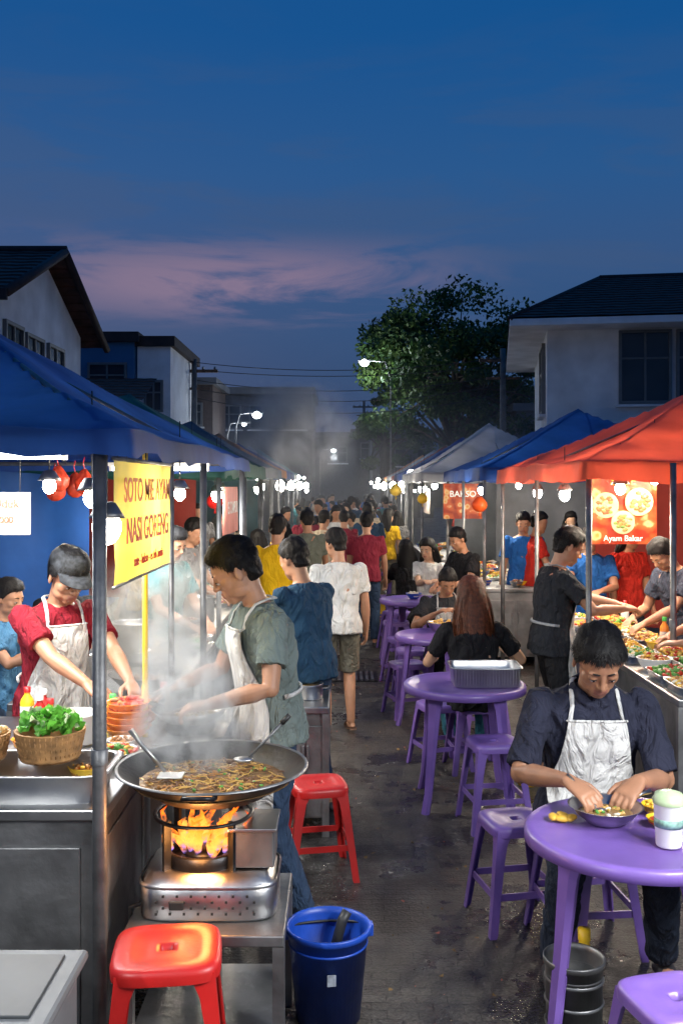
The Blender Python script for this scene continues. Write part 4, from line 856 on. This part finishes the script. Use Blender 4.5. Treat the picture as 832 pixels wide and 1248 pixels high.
for row,x in enumerate((1.90,2.15)):
    for i in range(9):
        yy=5.35+i*.32; f=[[FOOD[4],FOOD[5],FOOD[1]],[FOOD[5],FOOD[4],FOOD[2]],[FOOD[2],FOOD[2],FOOD[3]],[FOOD[1],FOOD[4]],[FOOD[0],FOOD[4],FOOD[3]]][(i*2+row*3)%5]
        if (i+row)%3==2: bowl('yellow_bowl' if row else 'white_bowl',x,yy,.88,.105,.075,[YELP,WHTP][row==0],f,44)
        else: tray('food_tray',x,yy,.88,.23,.29,.05,f,110)
for k,(x,y) in enumerate(((2.26,5.5),(2.27,6.0),(2.26,6.9),(2.27,7.9))): bottle(x,y,.88,[REDP,YELP,ORGP,WHTP][k],[WHTP,REDP,GRNP,REDP][k],.2)
def table_items():
    m=MB(); m.lathe([(0,.004),(.06,.004),(.065,0),(.072,.004),(.105,.03),(.128,.062),(.138,.064),(.126,.06),(.1,.03),(.065,.012),(0,.01)],(0,0,0),STEEL,44); m.lathe([(0,.035),(.10,.035)],(0,0,0),pm('broth',(.25,.15,.06),.15,var=.3),28); chunks(m,(0,0,.03),.08,.01,[FOOD[2],FOOD[5],FOOD[0]],24,.012,random.Random(1))
    m.tube([(.11,.06,.06),(.16,.09,.075),(.2,.11,.08)],[.01,.008,.01],STEEL,8); m.obj('steel_bowl',(.98,3.66,.751))
    m=MB(); m.tube([(0,0,0),(-.05,.05,.06),(-.09,.08,.10)],[.004,.004,.005],STEEL,8); m.ell((.01,-.01,-.006),(.024,.017,.006),STEEL,12); m.obj('spoon',(.95,3.68,.80))
    m=MB()
    for k,(x,y) in enumerate(((0,0),(.035,.01),(-.03,.02),(.01,.035))): m.ell((x,y,.012),(.03,.018,.013),FOOD[4],12,Matrix.Rotation(k*.7,3,'Z'),.2)
    m.obj('mango_slices',(.82,3.66,.751))
    bowl('yellow_bowl',1.20,3.74,.751,.06,.04,YELP,[FOOD[4]],14); bowl('yellow_bowl',1.17,3.62,.751,.05,.03,YELP,[FOOD[3]],10)
    m=MB(); m.lathe([(0,.0),(.036,.0),(.038,.004),(.045,.13),(.046,.132)],(0,0,0),WHTP,32); m.lathe([(.047,.128),(.049,.14),(.044,.145),(.04,.158),(.02,.165),(0,.166)],(0,0,0),pm('cup_lid',(.4,.5,.3),.35,var=.2,vs=20),32); m.lathe([(.0418,.06),(.0430,.06),(.0440,.085),(.0425,.085)],(0,0,0),pm('cup_print',(.2,.35,.3),.5,var=.5,vs=60),32)
    m.obj('drink_cup',(1.135,3.42,.751),sc=1.15)
table_items()
bottle(.93,3.78,0,YELP,YELP,.30,.05,'yellow_bottle')
m=MB(); RR2=lambda a,b,z: sup(V(0,0,z),I,a,b,40,9)
m.loft([RR2(.20,.13,0),RR2(.215,.145,.12),RR2(.225,.155,.122),RR2(.225,.155,.118)],STEEL,cap=False); m.loft([RR2(.212,.142,.12),RR2(.197,.127,.01),RR2(.01,.01,.01)],STEEL,cap=False)
for k in range(23): m.box((-.195+k*.0177,-.1415,.06),(.006,.012,.1),STEEL,bev=.002)
m.obj('steel_tray',(.90,6.22,.751)); bowl('steel_bowl',.86,8.45,.751,.13,.08,STEEL,[FOOD[0]],12)
bowl('blue_bowl',.8,10.9,.751,.09,.06,BLUEP,[FOOD[5]]); bowl('yellow_bowl',.95,14.2,.751,.1,.08,YELP,[FOOD[5]])
m=MB(); m.box((0,0,.15),(.24,.3,.3),YELP,bev=.02); m.box((0,0,.305),(.26,.32,.02),YELP,bev=.006); m.obj('yellow_crate',(.62,14.9,0))
m=MB(); m.lathe([(0,0),(.07,0),(.085,.16),(.09,.165),(.08,.16),(0,.05)],(0,0,0),YELP,24); m.obj('yellow_bucket',(1.25,6.6,0))
# ---------------------------------------------------------------- steam
def steam(name,loc,sc,dens,nscale=2.2,seed=0,col=(.93,.95,.97),lo=.44,hi=.66):
    m=bpy.data.materials.new('steam'); m.use_nodes=True;nt=m.node_tree;N=nt.nodes;L=nt.links;N.clear()
    o=N.new('ShaderNodeOutputMaterial');v=N.new('ShaderNodeVolumePrincipled');v.inputs['Color'].default_value=(*col,1);v.inputs['Anisotropy'].default_value=.1
    tc=N.new('ShaderNodeTexCoord');ln=N.new('ShaderNodeVectorMath');ln.operation='LENGTH';L.new(tc.outputs['Object'],ln.inputs[0])
    mr=N.new('ShaderNodeMapRange');mr.interpolation_type='SMOOTHSTEP';mr.inputs[1].default_value=1;mr.inputs[2].default_value=.1;L.new(ln.outputs['Value'],mr.inputs[0])
    mp=N.new('ShaderNodeMapping');mp.inputs['Location'].default_value=(seed,seed*.7,0);mp.inputs['Scale'].default_value=(1,1,.7);L.new(tc.outputs['Object'],mp.inputs[0])
    n=N.new('ShaderNodeTexNoise');n.inputs['Scale'].default_value=nscale;n.inputs['Detail'].default_value=5;n.inputs['Distortion'].default_value=1.5;L.new(mp.outputs[0],n.inputs['Vector'])
    r2=N.new('ShaderNodeMapRange');r2.inputs[1].default_value=lo;r2.inputs[2].default_value=hi;L.new(n.outputs['Fac'],r2.inputs[0])
    a=N.new('ShaderNodeMath');a.operation='MULTIPLY';L.new(mr.outputs[0],a.inputs[0]);L.new(r2.outputs[0],a.inputs[1])
    b=N.new('ShaderNodeMath');b.operation='MULTIPLY';b.inputs[1].default_value=dens;L.new(a.outputs[0],b.inputs[0]);L.new(b.outputs[0],v.inputs['Density']);L.new(v.outputs[0],o.inputs['Volume'])
    mb=MB();mb.ell((0,0,0),1,m,20);ob=mb.obj(name,loc,sc=sc);return ob
steam('steam_cloud',(-.57,3.66,1.16),(.32,.28,.34),22,2.6,1,lo=.47,hi=.64); steam('steam_cloud',(-.98,5.3,1.25),(.5,.35,.5),16,2.2,4); steam('steam_cloud',(-.76,4.42,1.22),(.22,.2,.3),10,2.6,7)
steam('steam_cloud',(-.62,12.4,2.68),(1.0,1.0,.8),3.6,1.8,9)
def haze():
    m=bpy.data.materials.new('cooking_haze'); m.use_nodes=True;nt=m.node_tree;N=nt.nodes;N.clear()
    o=N.new('ShaderNodeOutputMaterial');v=N.new('ShaderNodeVolumeScatter');v.inputs['Color'].default_value=(.95,.95,.95,1);v.inputs['Density'].default_value=.008;v.inputs['Anisotropy'].default_value=.4;nt.links.new(v.outputs[0],o.inputs['Volume'])
    g=MB(); g.box((0,0,0),(9,34,3.6),m); g.obj('cooking_haze',(0,30,1.82))
haze()
# ---------------------------------------------------------------- buildings
WALLW=pm('white_render',(.74,.76,.80),.8,var=.25,vs=1.2,bump=.1,bs=20); WALLG=pm('grey_render',(.13,.14,.16),.85,var=.3,vs=.8,bump=.15,bs=12); WALLB=pm('blue_paint',(.03,.14,.3),.7,var=.25,vs=.8)
DARKR=pm('dark_render',(.06,.065,.08),.85,var=.3)
GLASSD=pm('dark_window_glass',(.02,.03,.045),.12,var=.3,vs=1); FRAMEM=pm('window_frame',(.12,.13,.14),.5); TILE=pm('roof_tile_brown',(.085,.04,.033),.75,var=.5,vs=4,bump=.3); TILED=pm('roof_tile_dark',(.035,.022,.022),.8,var=.4,vs=4,bump=.3)
def window(m,x,y,z,w,h,face='front',cols=2,rows=2):
    def bx(u,zz,du,dz,dep,mat,off):
        if face=='front': m.box((x+u,y-off,z+zz),(du,dep,dz),mat)
        elif face=='right': m.box((x+off,y+u,z+zz),(dep,du,dz),mat)
        else: m.box((x-off,y+u,z+zz),(dep,du,dz),mat)
    bx(0,0,w,h,.06,GLASSD,.0); 
    for s_ in(-1,1): bx(s_*(w/2),0,.07,h+.07,.12,FRAMEM,.02); bx(0,s_*(h/2),w-.07,.07,.12,FRAMEM,.02)
    for k in range(1,cols): bx(-w/2+w*k/cols,0,.05,h-.07,.09,FRAMEM,.02)
    for k in range(1,rows): bx(0,-h/2+h*k/rows+h*.12,w-.07,.045,.075,FRAMEM,.02)
    bx(0,-h/2-.08,w+.2,.06,.2,WALLW,.05)
def roof_rows(m,p00,p10,p01,p11,mat,n=16,k=40,amp=.03):
    p00,p10,p01,p11=map(Vector,(p00,p10,p01,p11)); nrm=(p10-p00).cross(p01-p00).normalized()
    rows=[]
    for i in range(n+1):
        for q in (0,1):
            u=min(1,(i+q*.98)/(n)); 
            if i==n and q: break
            a=p00.lerp(p01,u);b=p10.lerp(p11,u); rows.append([a.lerp(b,j/k)+nrm*(amp*(1-q)+ .012*(j%2)) for j in range(k+1)])
    m.loft(rows,mat,smooth=False,cap=False,closed=False)
R_=empty('white_house',(5.0,24,0),rad(-9)); w=MB(); w.box((5,4,2.95),(10,8,5.9),WALLW); w.box((5,-.03,3.3),(10.1,.1,.12),WALLW); w.box((-.03,4,3.3),(.1,8.1,.12),WALLW); w.obj('walls',parent=R_)
ro=MB(); ez,rz_=5.95,7.75; o=.9
A_,B_,C_,D_=(-o,-o,ez),(10+o,-o,ez),(10+o,8+o,ez),(-o,8+o,ez); E_=(1.6,3.6,rz_);F_=(8.4,3.6,rz_)
roof_rows(ro,A_,B_,E_,F_,TILE); roof_rows(ro,D_,A_,E_,E_,TILE); roof_rows(ro,C_,D_,F_,E_,TILE); roof_rows(ro,B_,C_,F_,F_,TILE); ro.box((5,4,ez-.09),(10+2*o,8+2*o,.16),WALLW)
ro.tube([E_,F_],.09,TILED,8); ro.tube([A_,E_],.07,TILED,8); ro.obj('roof',parent=R_)
wi=MB(); window(wi,2.3,-.02,4.85,1.15,1.7,'front',2,2); window(wi,3.65,-.02,4.85,1.2,1.7,'front',2,2); window(wi,5.6,-.02,4.85,1.6,1.7,'front',2,2); window(wi,-.02,1.5,4.7,1.4,1.7,'left',2,2); window(wi,2.5,-.02,1.6,1.6,1.6,'front',2,2); wi.obj('windows',parent=R_)
aw=MB(); aw.add([(3,-2.6,3.15),(10,-2.6,3.15),(10,-.06,3.7),(3,-.06,3.7)],[[0,1,2,3]],CW,False)
for k in range(8): aw.tube([(3+k,-2.6,3.12),(3+k,-.08,3.66)],.03,POLE,6)
aw.tube([(3,-2.6,3.12),(10,-2.6,3.12)],.035,POLE,6); aw.tube([(3.1,-2.55,0),(3.1,-2.55,3.12)],.04,POLE,8); aw.obj('awning',parent=R_)
R_=empty('white_house',(-6.35,18,0),0); w=MB(); w.box((-4.5,3,2.8),(9,6,5.6),WALLW)
w.add([(.0,0,5.6),(.0,6,5.6),(.0,3,6.85),(-9,0,5.6),(-9,6,5.6),(-9,3,6.85)],[[0,1,2],[3,5,4],[0,2,5,3],[1,4,5,2]],WALLW,False); w.obj('walls',parent=R_)
ro=MB()
roof_rows(ro,(-9.5,-.7,5.42),(.45,-.7,5.42),(-9.5,3,7.0),(.45,3,7.0),TILE,12); roof_rows(ro,(.45,6.7,5.42),(-9.5,6.7,5.42),(.45,3,7.0),(-9.5,3,7.0),TILE,12)
for yy in(-.72,6.72): ro.tube([(.47,yy,5.40),(.47,3,6.98)],.09,TILED,6)
ro.tube([(-9.5,3,7.02),(.5,3,7.02)],.1,TILED,8); ro.box((-4.5,-.76,5.36),(10,.08,.2),TILED); ro.obj('roof',parent=R_)
wi=MB(); window(wi,.0,1.0,4.35,1.0,1.5,'right',2,2); window(wi,0,2.3,4.3,1.1,1.5,'right',2,2); window(wi,0,3.8,4.3,1.1,1.5,'right',2,2); window(wi,-.8,-.02,4.4,1.1,1.3,'front',2,2); wi.box((-2,-.5,3.5),(4,1.0,.12),WALLG)
for k in range(12): wi.box((-3.8+k*.33,-.97,3.95),(.04,.04,.8),WALLG)
wi.obj('windows',parent=R_)
def block(name,x,y,w_,d_,h,mat,wins=(),par=.25,rz=0,roofm=None):
    r=empty(name,(x,y,0),rz); m=MB(); m.box((0,0,h/2),(w_,d_,h),mat); m.obj('walls',parent=r)
    q=MB(); q.box((0,0,h+par/2),(w_+.3,d_+.3,par),roofm or WALLG); q.obj('roof',parent=r)
    z=MB(); ok=False
    for (ux,uz,uw,uh) in wins: window(z,ux,-d_/2-.02,uz,uw,uh,'front',2,2); ok=True
    if ok: z.obj('windows',parent=r)
    return r
block('blue_shop_building',-7.7,32,3.0,5,6.3,WALLB,[(-.7,5.2,1.1,.9),(.7,5.2,1.1,.9)],.3,roofm=TILED)
block('white_shop_building',-5.65,32.2,1.0,5,6.2,WALLW,[(0,4.7,.5,.9)],.3,roofm=TILED)
rr_=MB(); roof_rows(rr_,(-8.8,26.2,4.25),(-5.3,26.2,4.25),(-8.8,28.3,5.05),(-5.3,28.3,5.05),TILE,8,20); rr_.box((-7.05,27.4,2.1),(3.2,2.2,4.2),WALLG); rr_.box((-7.05,26.28,3),(1.4,.1,1.2),GLASSD); rr_.obj('tiled_shop_house')
block('brown_shop_building',-5.7,38,2.0,4,5.7,pm('brown_render',(.07,.05,.045),.85,var=.3),[(0,4.6,1.2,.8)],.25)
block('grey_apartment_building',-3.5,46,4.4,6,6.0,DARKR,[(-1.4,5,1,1),(0,5,1,1),(1.4,5,1,1)],.3)
block('grey_shop_building',-1.2,60,4.0,6,4.8,DARKR,[(-1,3.8,1,.9),(1,3.8,1,.9)],.3)
block('grey_shop_building',3.2,64,5.0,6,5.2,DARKR,[(-1.5,4.2,1,.9),(0,4.2,1,.9),(1.5,4.2,1,.9)],.3)
block('white_shop_building',2.6,50,2.2,4,4.3,WALLG,[(0,3.4,1.1,.8)],.25)
block('grey_shop_building',10,42,6,5,5,WALLG,[(-1,4,1,.9)],.3); block('grey_shop_building',-12,40,7,6,6,WALLG,[(0,4,1,1)],.3)
block('distant_shop_row',0,95,60,8,5.0,DARKR,[(-2,4,1,1),(2,4,1,1),(6,4,1,1),(-6,4,1,1)],.3)
# ---------------------------------------------------------------- tree
def tree(name,x,y,h,cr,ch,seed,nclump=70,leaves=240,lean=0):
    rnd=random.Random(seed); r=empty(name,(x,y,0)); bark=pm('tree_bark',(.06,.045,.035),.9,var=.4,vs=8,bump=.5,bs=12)
    t=MB(); base=h-ch; trunk=[(0,0,0),(.1,.05,base*.5),(lean*.5,0,base),(lean,.1,base+ch*.4),(lean*1.2,0,base+ch*.75)]; t.tube(trunk,[.32,.24,.2,.13,.04],bark,12)
    cl=[]
    for k in range(nclump):
        while True:
            p=V(rnd.uniform(-1,1),rnd.uniform(-1,1),rnd.uniform(-1,1))
            if p.length<1 and p.length>.3 or rnd.random()<.03: break
        f=1+.3*noise.noise(p*1.7+V(seed,0,0))
        c=V(p.x*cr*f+lean,p.y*cr*.8*f,base+ch*.5+p.z*ch*.5*f); cl.append(c)
        if k%2==0:
            s0=Vector(trunk[rnd.choice([2,3])]); md=s0.lerp(c,.5)+V(rnd.uniform(-.3,.3),rnd.uniform(-.3,.3),.2); t.tube([s0,md,c],[.09,.05,.015],bark,6)
    t.obj('trunk',parent=r)
    n=nclump*leaves; cs=np.array([tuple(c) for c in cl]); ci=np.repeat(np.arange(nclump),leaves); rs=np.random.RandomState(seed)
    sz=rs.uniform(.5,1.15,nclump)[ci]*cr*.22; d=rs.normal(size=(n,3)); d/=np.linalg.norm(d,axis=1)[:,None]; d*=(rs.uniform(0,1,n)**.45)[:,None]
    P=cs[ci]+d*sz[:,None]*np.array([1.2,1.2,.75]); a=rs.normal(size=(n,3)); a/=np.linalg.norm(a,axis=1)[:,None]; b=np.cross(a,rs.normal(size=(n,3))); b/=np.linalg.norm(b,axis=1)[:,None]
    s_=rs.uniform(.07,.15,n)[:,None]; vs=np.stack([P-a*s_,P+b*s_*.5,P+a*s_,P-b*s_*.5],1).reshape(-1,3)
    me=bpy.data.meshes.new('crown'); me.from_pydata(vs.tolist(),[],np.arange(n*4).reshape(n,4).tolist())
    ms=[pm('leaf_dark',(.03,.07,.02),.6,var=.4,vs=1,trans=.25),pm('leaf_mid',(.05,.11,.025),.6,var=.4,vs=1,trans=.3),pm('leaf_light',(.08,.14,.03),.6,var=.3,vs=1,trans=.3)]
    for q in ms: me.materials.append(q)
    cm=rs.randint(0,3,nclump)[ci]; fl=rs.rand(n)<.25; cm[fl]=rs.randint(0,3,fl.sum()); me.polygons.foreach_set('material_index',cm.astype(int).tolist()); me.update()
    o=bpy.data.objects.new('crown',me); COL.objects.link(o); o.parent=r
tree('broadleaf_tree',4.75,41,10.2,4.2,6.8,3,125,230); tree('broadleaf_tree',1.9,44,6.0,1.5,3.4,5,30,160); tree('broadleaf_tree',8.6,46,8.0,2.6,5,8,40,170)
# ---------------------------------------------------------------- street lamps, poles, wires
def street_lamp(x,y,h,E=250,arm=.8,r=.13,pr=1.0):
    s1=1 if arm>0 else -1
    m=MB(); m.tube([(0,0,0),(0,0,h*.9),(arm*.25,0,h),(arm,0,h+.05)],[.06*pr,.04*pr,.03*pr,.025*pr],STEEL_D,10); m.box((arm+.15*s1,0,h+.05),(.5,.2,.09),POLE,bev=.02); m.lathe([(.1,.0),(.12,.5),(.09,.52)],(0,0,0),POLE,12)
    m.ell((arm+.15*s1,0,h-.03),(r,r,r*.8),emit('street_lamp_lens',(.9,.97,1),22),12); o=m.obj('street_lamp',(x,y,0))
    l=bpy.data.lights.new('street_light','POINT'); l.energy=E; l.color=(.85,.93,1); l.shadow_soft_size=.2; p=bpy.data.objects.new('street_light',l); COL.objects.link(p); p.parent=o; p.location=(arm+.15*s1,-.1,h-.3)
street_lamp(-3.75,35,4.55,90,.6,.17); street_lamp(-4.4,38,4.4,40,.5,.09); street_lamp(1.95,39,6.9,300,-.9,.18,.7); street_lamp(-1.2,55,4,60,.6,.15)
def upole(x,y,h):
    m=MB(); m.tube([(0,0,0),(0,0,h)],[.14,.09],pm('concrete_pole',(.12,.12,.12),.9,var=.3),12); m.box((0,0,h-.4),(1.6,.1,.1),WOOD); m.box((0,0,h-1),(1.1,.08,.08),WOOD)
    for k in(-.7,-.3,.3,.7): m.lathe([(.03,0),(.05,.04),(.03,.1),(0,.1)],(k,0,h-.35),STEEL_D,8)
    m.obj('utility_pole',(x,y,0))
upole(5.4,33,6.6); upole(-5.0,33.5,6.3); upole(1.6,70,8)
wm=MB()
def wire(a,b,s_):
    a,b=Vector(a),Vector(b); wm.tube([a.lerp(b,k/16)-V(0,0,s_*4*(k/16)*(1-k/16)) for k in range(17)],.013,BLK,5)
for dz,s_ in((6.2,.35),(5.95,.3),(5.6,.45),(5.3,.5),(5.0,.6)): wire((-5.0,33.5,dz),(5.4,33,dz+.1),s_)
wire((5.4,33,6.2),(14,28,6.6),.3); wire((5.4,33,5.9),(14,28,6.2),.3); wm.obj('power_lines')
# ---------------------------------------------------------------- world
w=bpy.data.worlds.new('World'); scene.world=w; w.use_nodes=True; nt=w.node_tree;N=nt.nodes;L=nt.links; bg=N['Background']
tc=N.new('ShaderNodeTexCoord'); sp=N.new('ShaderNodeSeparateXYZ'); L.new(tc.outputs['Generated'],sp.inputs[0])
rp=N.new('ShaderNodeValToRGB'); cr=rp.color_ramp; cr.elements[0].position=0; cr.elements[0].color=(.010,.045,.12,1); cr.elements[1].position=1; cr.elements[1].color=(.004,.06,.22,1)
for p_,c_ in((.07,(.012,.056,.155)),(.15,(.022,.074,.195)),(.22,(.030,.086,.225)),(.30,(.017,.092,.265)),(.42,(.004,.082,.275))):
    e=cr.elements.new(p_); e.color=(*c_,1)
L.new(sp.outputs[2],rp.inputs[0])
mp=N.new('ShaderNodeMapping'); mp.inputs['Scale'].default_value=(2.0,2.0,11); mp.inputs['Rotation'].default_value=(0,.10,0); mp.inputs['Location'].default_value=(.35,0,.15); L.new(tc.outputs['Generated'],mp.inputs[0])
n1=N.new('ShaderNodeTexNoise'); n1.inputs['Scale'].default_value=1.7; n1.inputs['Detail'].default_value=8; n1.inputs['Roughness'].default_value=.6; n1.inputs['Distortion'].default_value=.5; L.new(mp.outputs[0],n1.inputs['Vector'])
cm=N.new('ShaderNodeMapRange'); cm.inputs[1].default_value=.44; cm.inputs[2].default_value=.60; cm.interpolation_type='SMOOTHSTEP'; L.new(n1.outputs['Fac'],cm.inputs[0])
def bump_(src,c0,wd):
    a=N.new('ShaderNodeMath');a.operation='SUBTRACT';L.new(src,a.inputs[0]);a.inputs[1].default_value=c0
    b=N.new('ShaderNodeMath');b.operation='ABSOLUTE';L.new(a.outputs[0],b.inputs[0])
    c=N.new('ShaderNodeMapRange');c.interpolation_type='SMOOTHSTEP';c.inputs[1].default_value=wd;c.inputs[2].default_value=0;L.new(b.outputs[0],c.inputs[0]);return c.outputs[0]
def mul(a,b):
    c=N.new('ShaderNodeMath');c.operation='MULTIPLY';L.new(a,c.inputs[0])
    if isinstance(b,float): c.inputs[1].default_value=b
    else: L.new(b,c.inputs[1])
    return c.outputs[0]
bz=bump_(sp.outputs[2],.202,.055); bx=bump_(sp.outputs[0],-.11,.32)
pink=mul(mul(bz,bx),cm.outputs[0]); 
mx=N.new('ShaderNodeMixRGB'); L.new(mul(pink,1.3),mx.inputs[0]); L.new(rp.outputs[0],mx.inputs[1]); mx.inputs[2].default_value=(.27,.19,.29,1); mx.use_clamp=True
bz2=bump_(sp.outputs[2],.26,.22); mx2=N.new('ShaderNodeMixRGB'); L.new(mul(mul(bz2,cm.outputs[0]),.4),mx2.inputs[0]); L.new(mx.outputs[0],mx2.inputs[1]); mx2.inputs[2].default_value=(.045,.09,.20,1)
sky=N.new('ShaderNodeTexSky'); sky.sky_type='NISHITA'; sky.sun_disc=False; sky.sun_elevation=rad(1.5); sky.sun_rotation=rad(-20)
ad=N.new('ShaderNodeMixRGB'); ad.blend_type='ADD'; ad.inputs[0].default_value=.004; L.new(mx2.outputs[0],ad.inputs[1]); L.new(sky.outputs[0],ad.inputs[2])
L.new(ad.outputs[0],bg.inputs[0]); bg.inputs[1].default_value=1.0
sl=bpy.data.lights.new('sun','SUN'); sl.energy=.04; sl.angle=rad(8); sl.color=(1,.75,.6); so=bpy.data.objects.new('sun',sl); COL.objects.link(so); so.rotation_euler=(rad(88),0,rad(20+180))
# ---------------------------------------------------------------- camera
c=bpy.data.cameras.new('camera'); c.sensor_fit='VERTICAL'; c.sensor_height=36; c.sensor_width=24; c.lens=36*1200/1248; c.shift_y=-32/1248; c.clip_start=.05; c.clip_end=800
co=bpy.data.objects.new('camera',c); COL.objects.link(co); co.location=(0,0,2.0); co.rotation_euler=(rad(90),0,0); scene.camera=co
scene.view_settings.view_transform='Standard'; scene.view_settings.look='None'; scene.view_settings.exposure=0
print('done',time.time()-T0,len(bpy.data.objects))
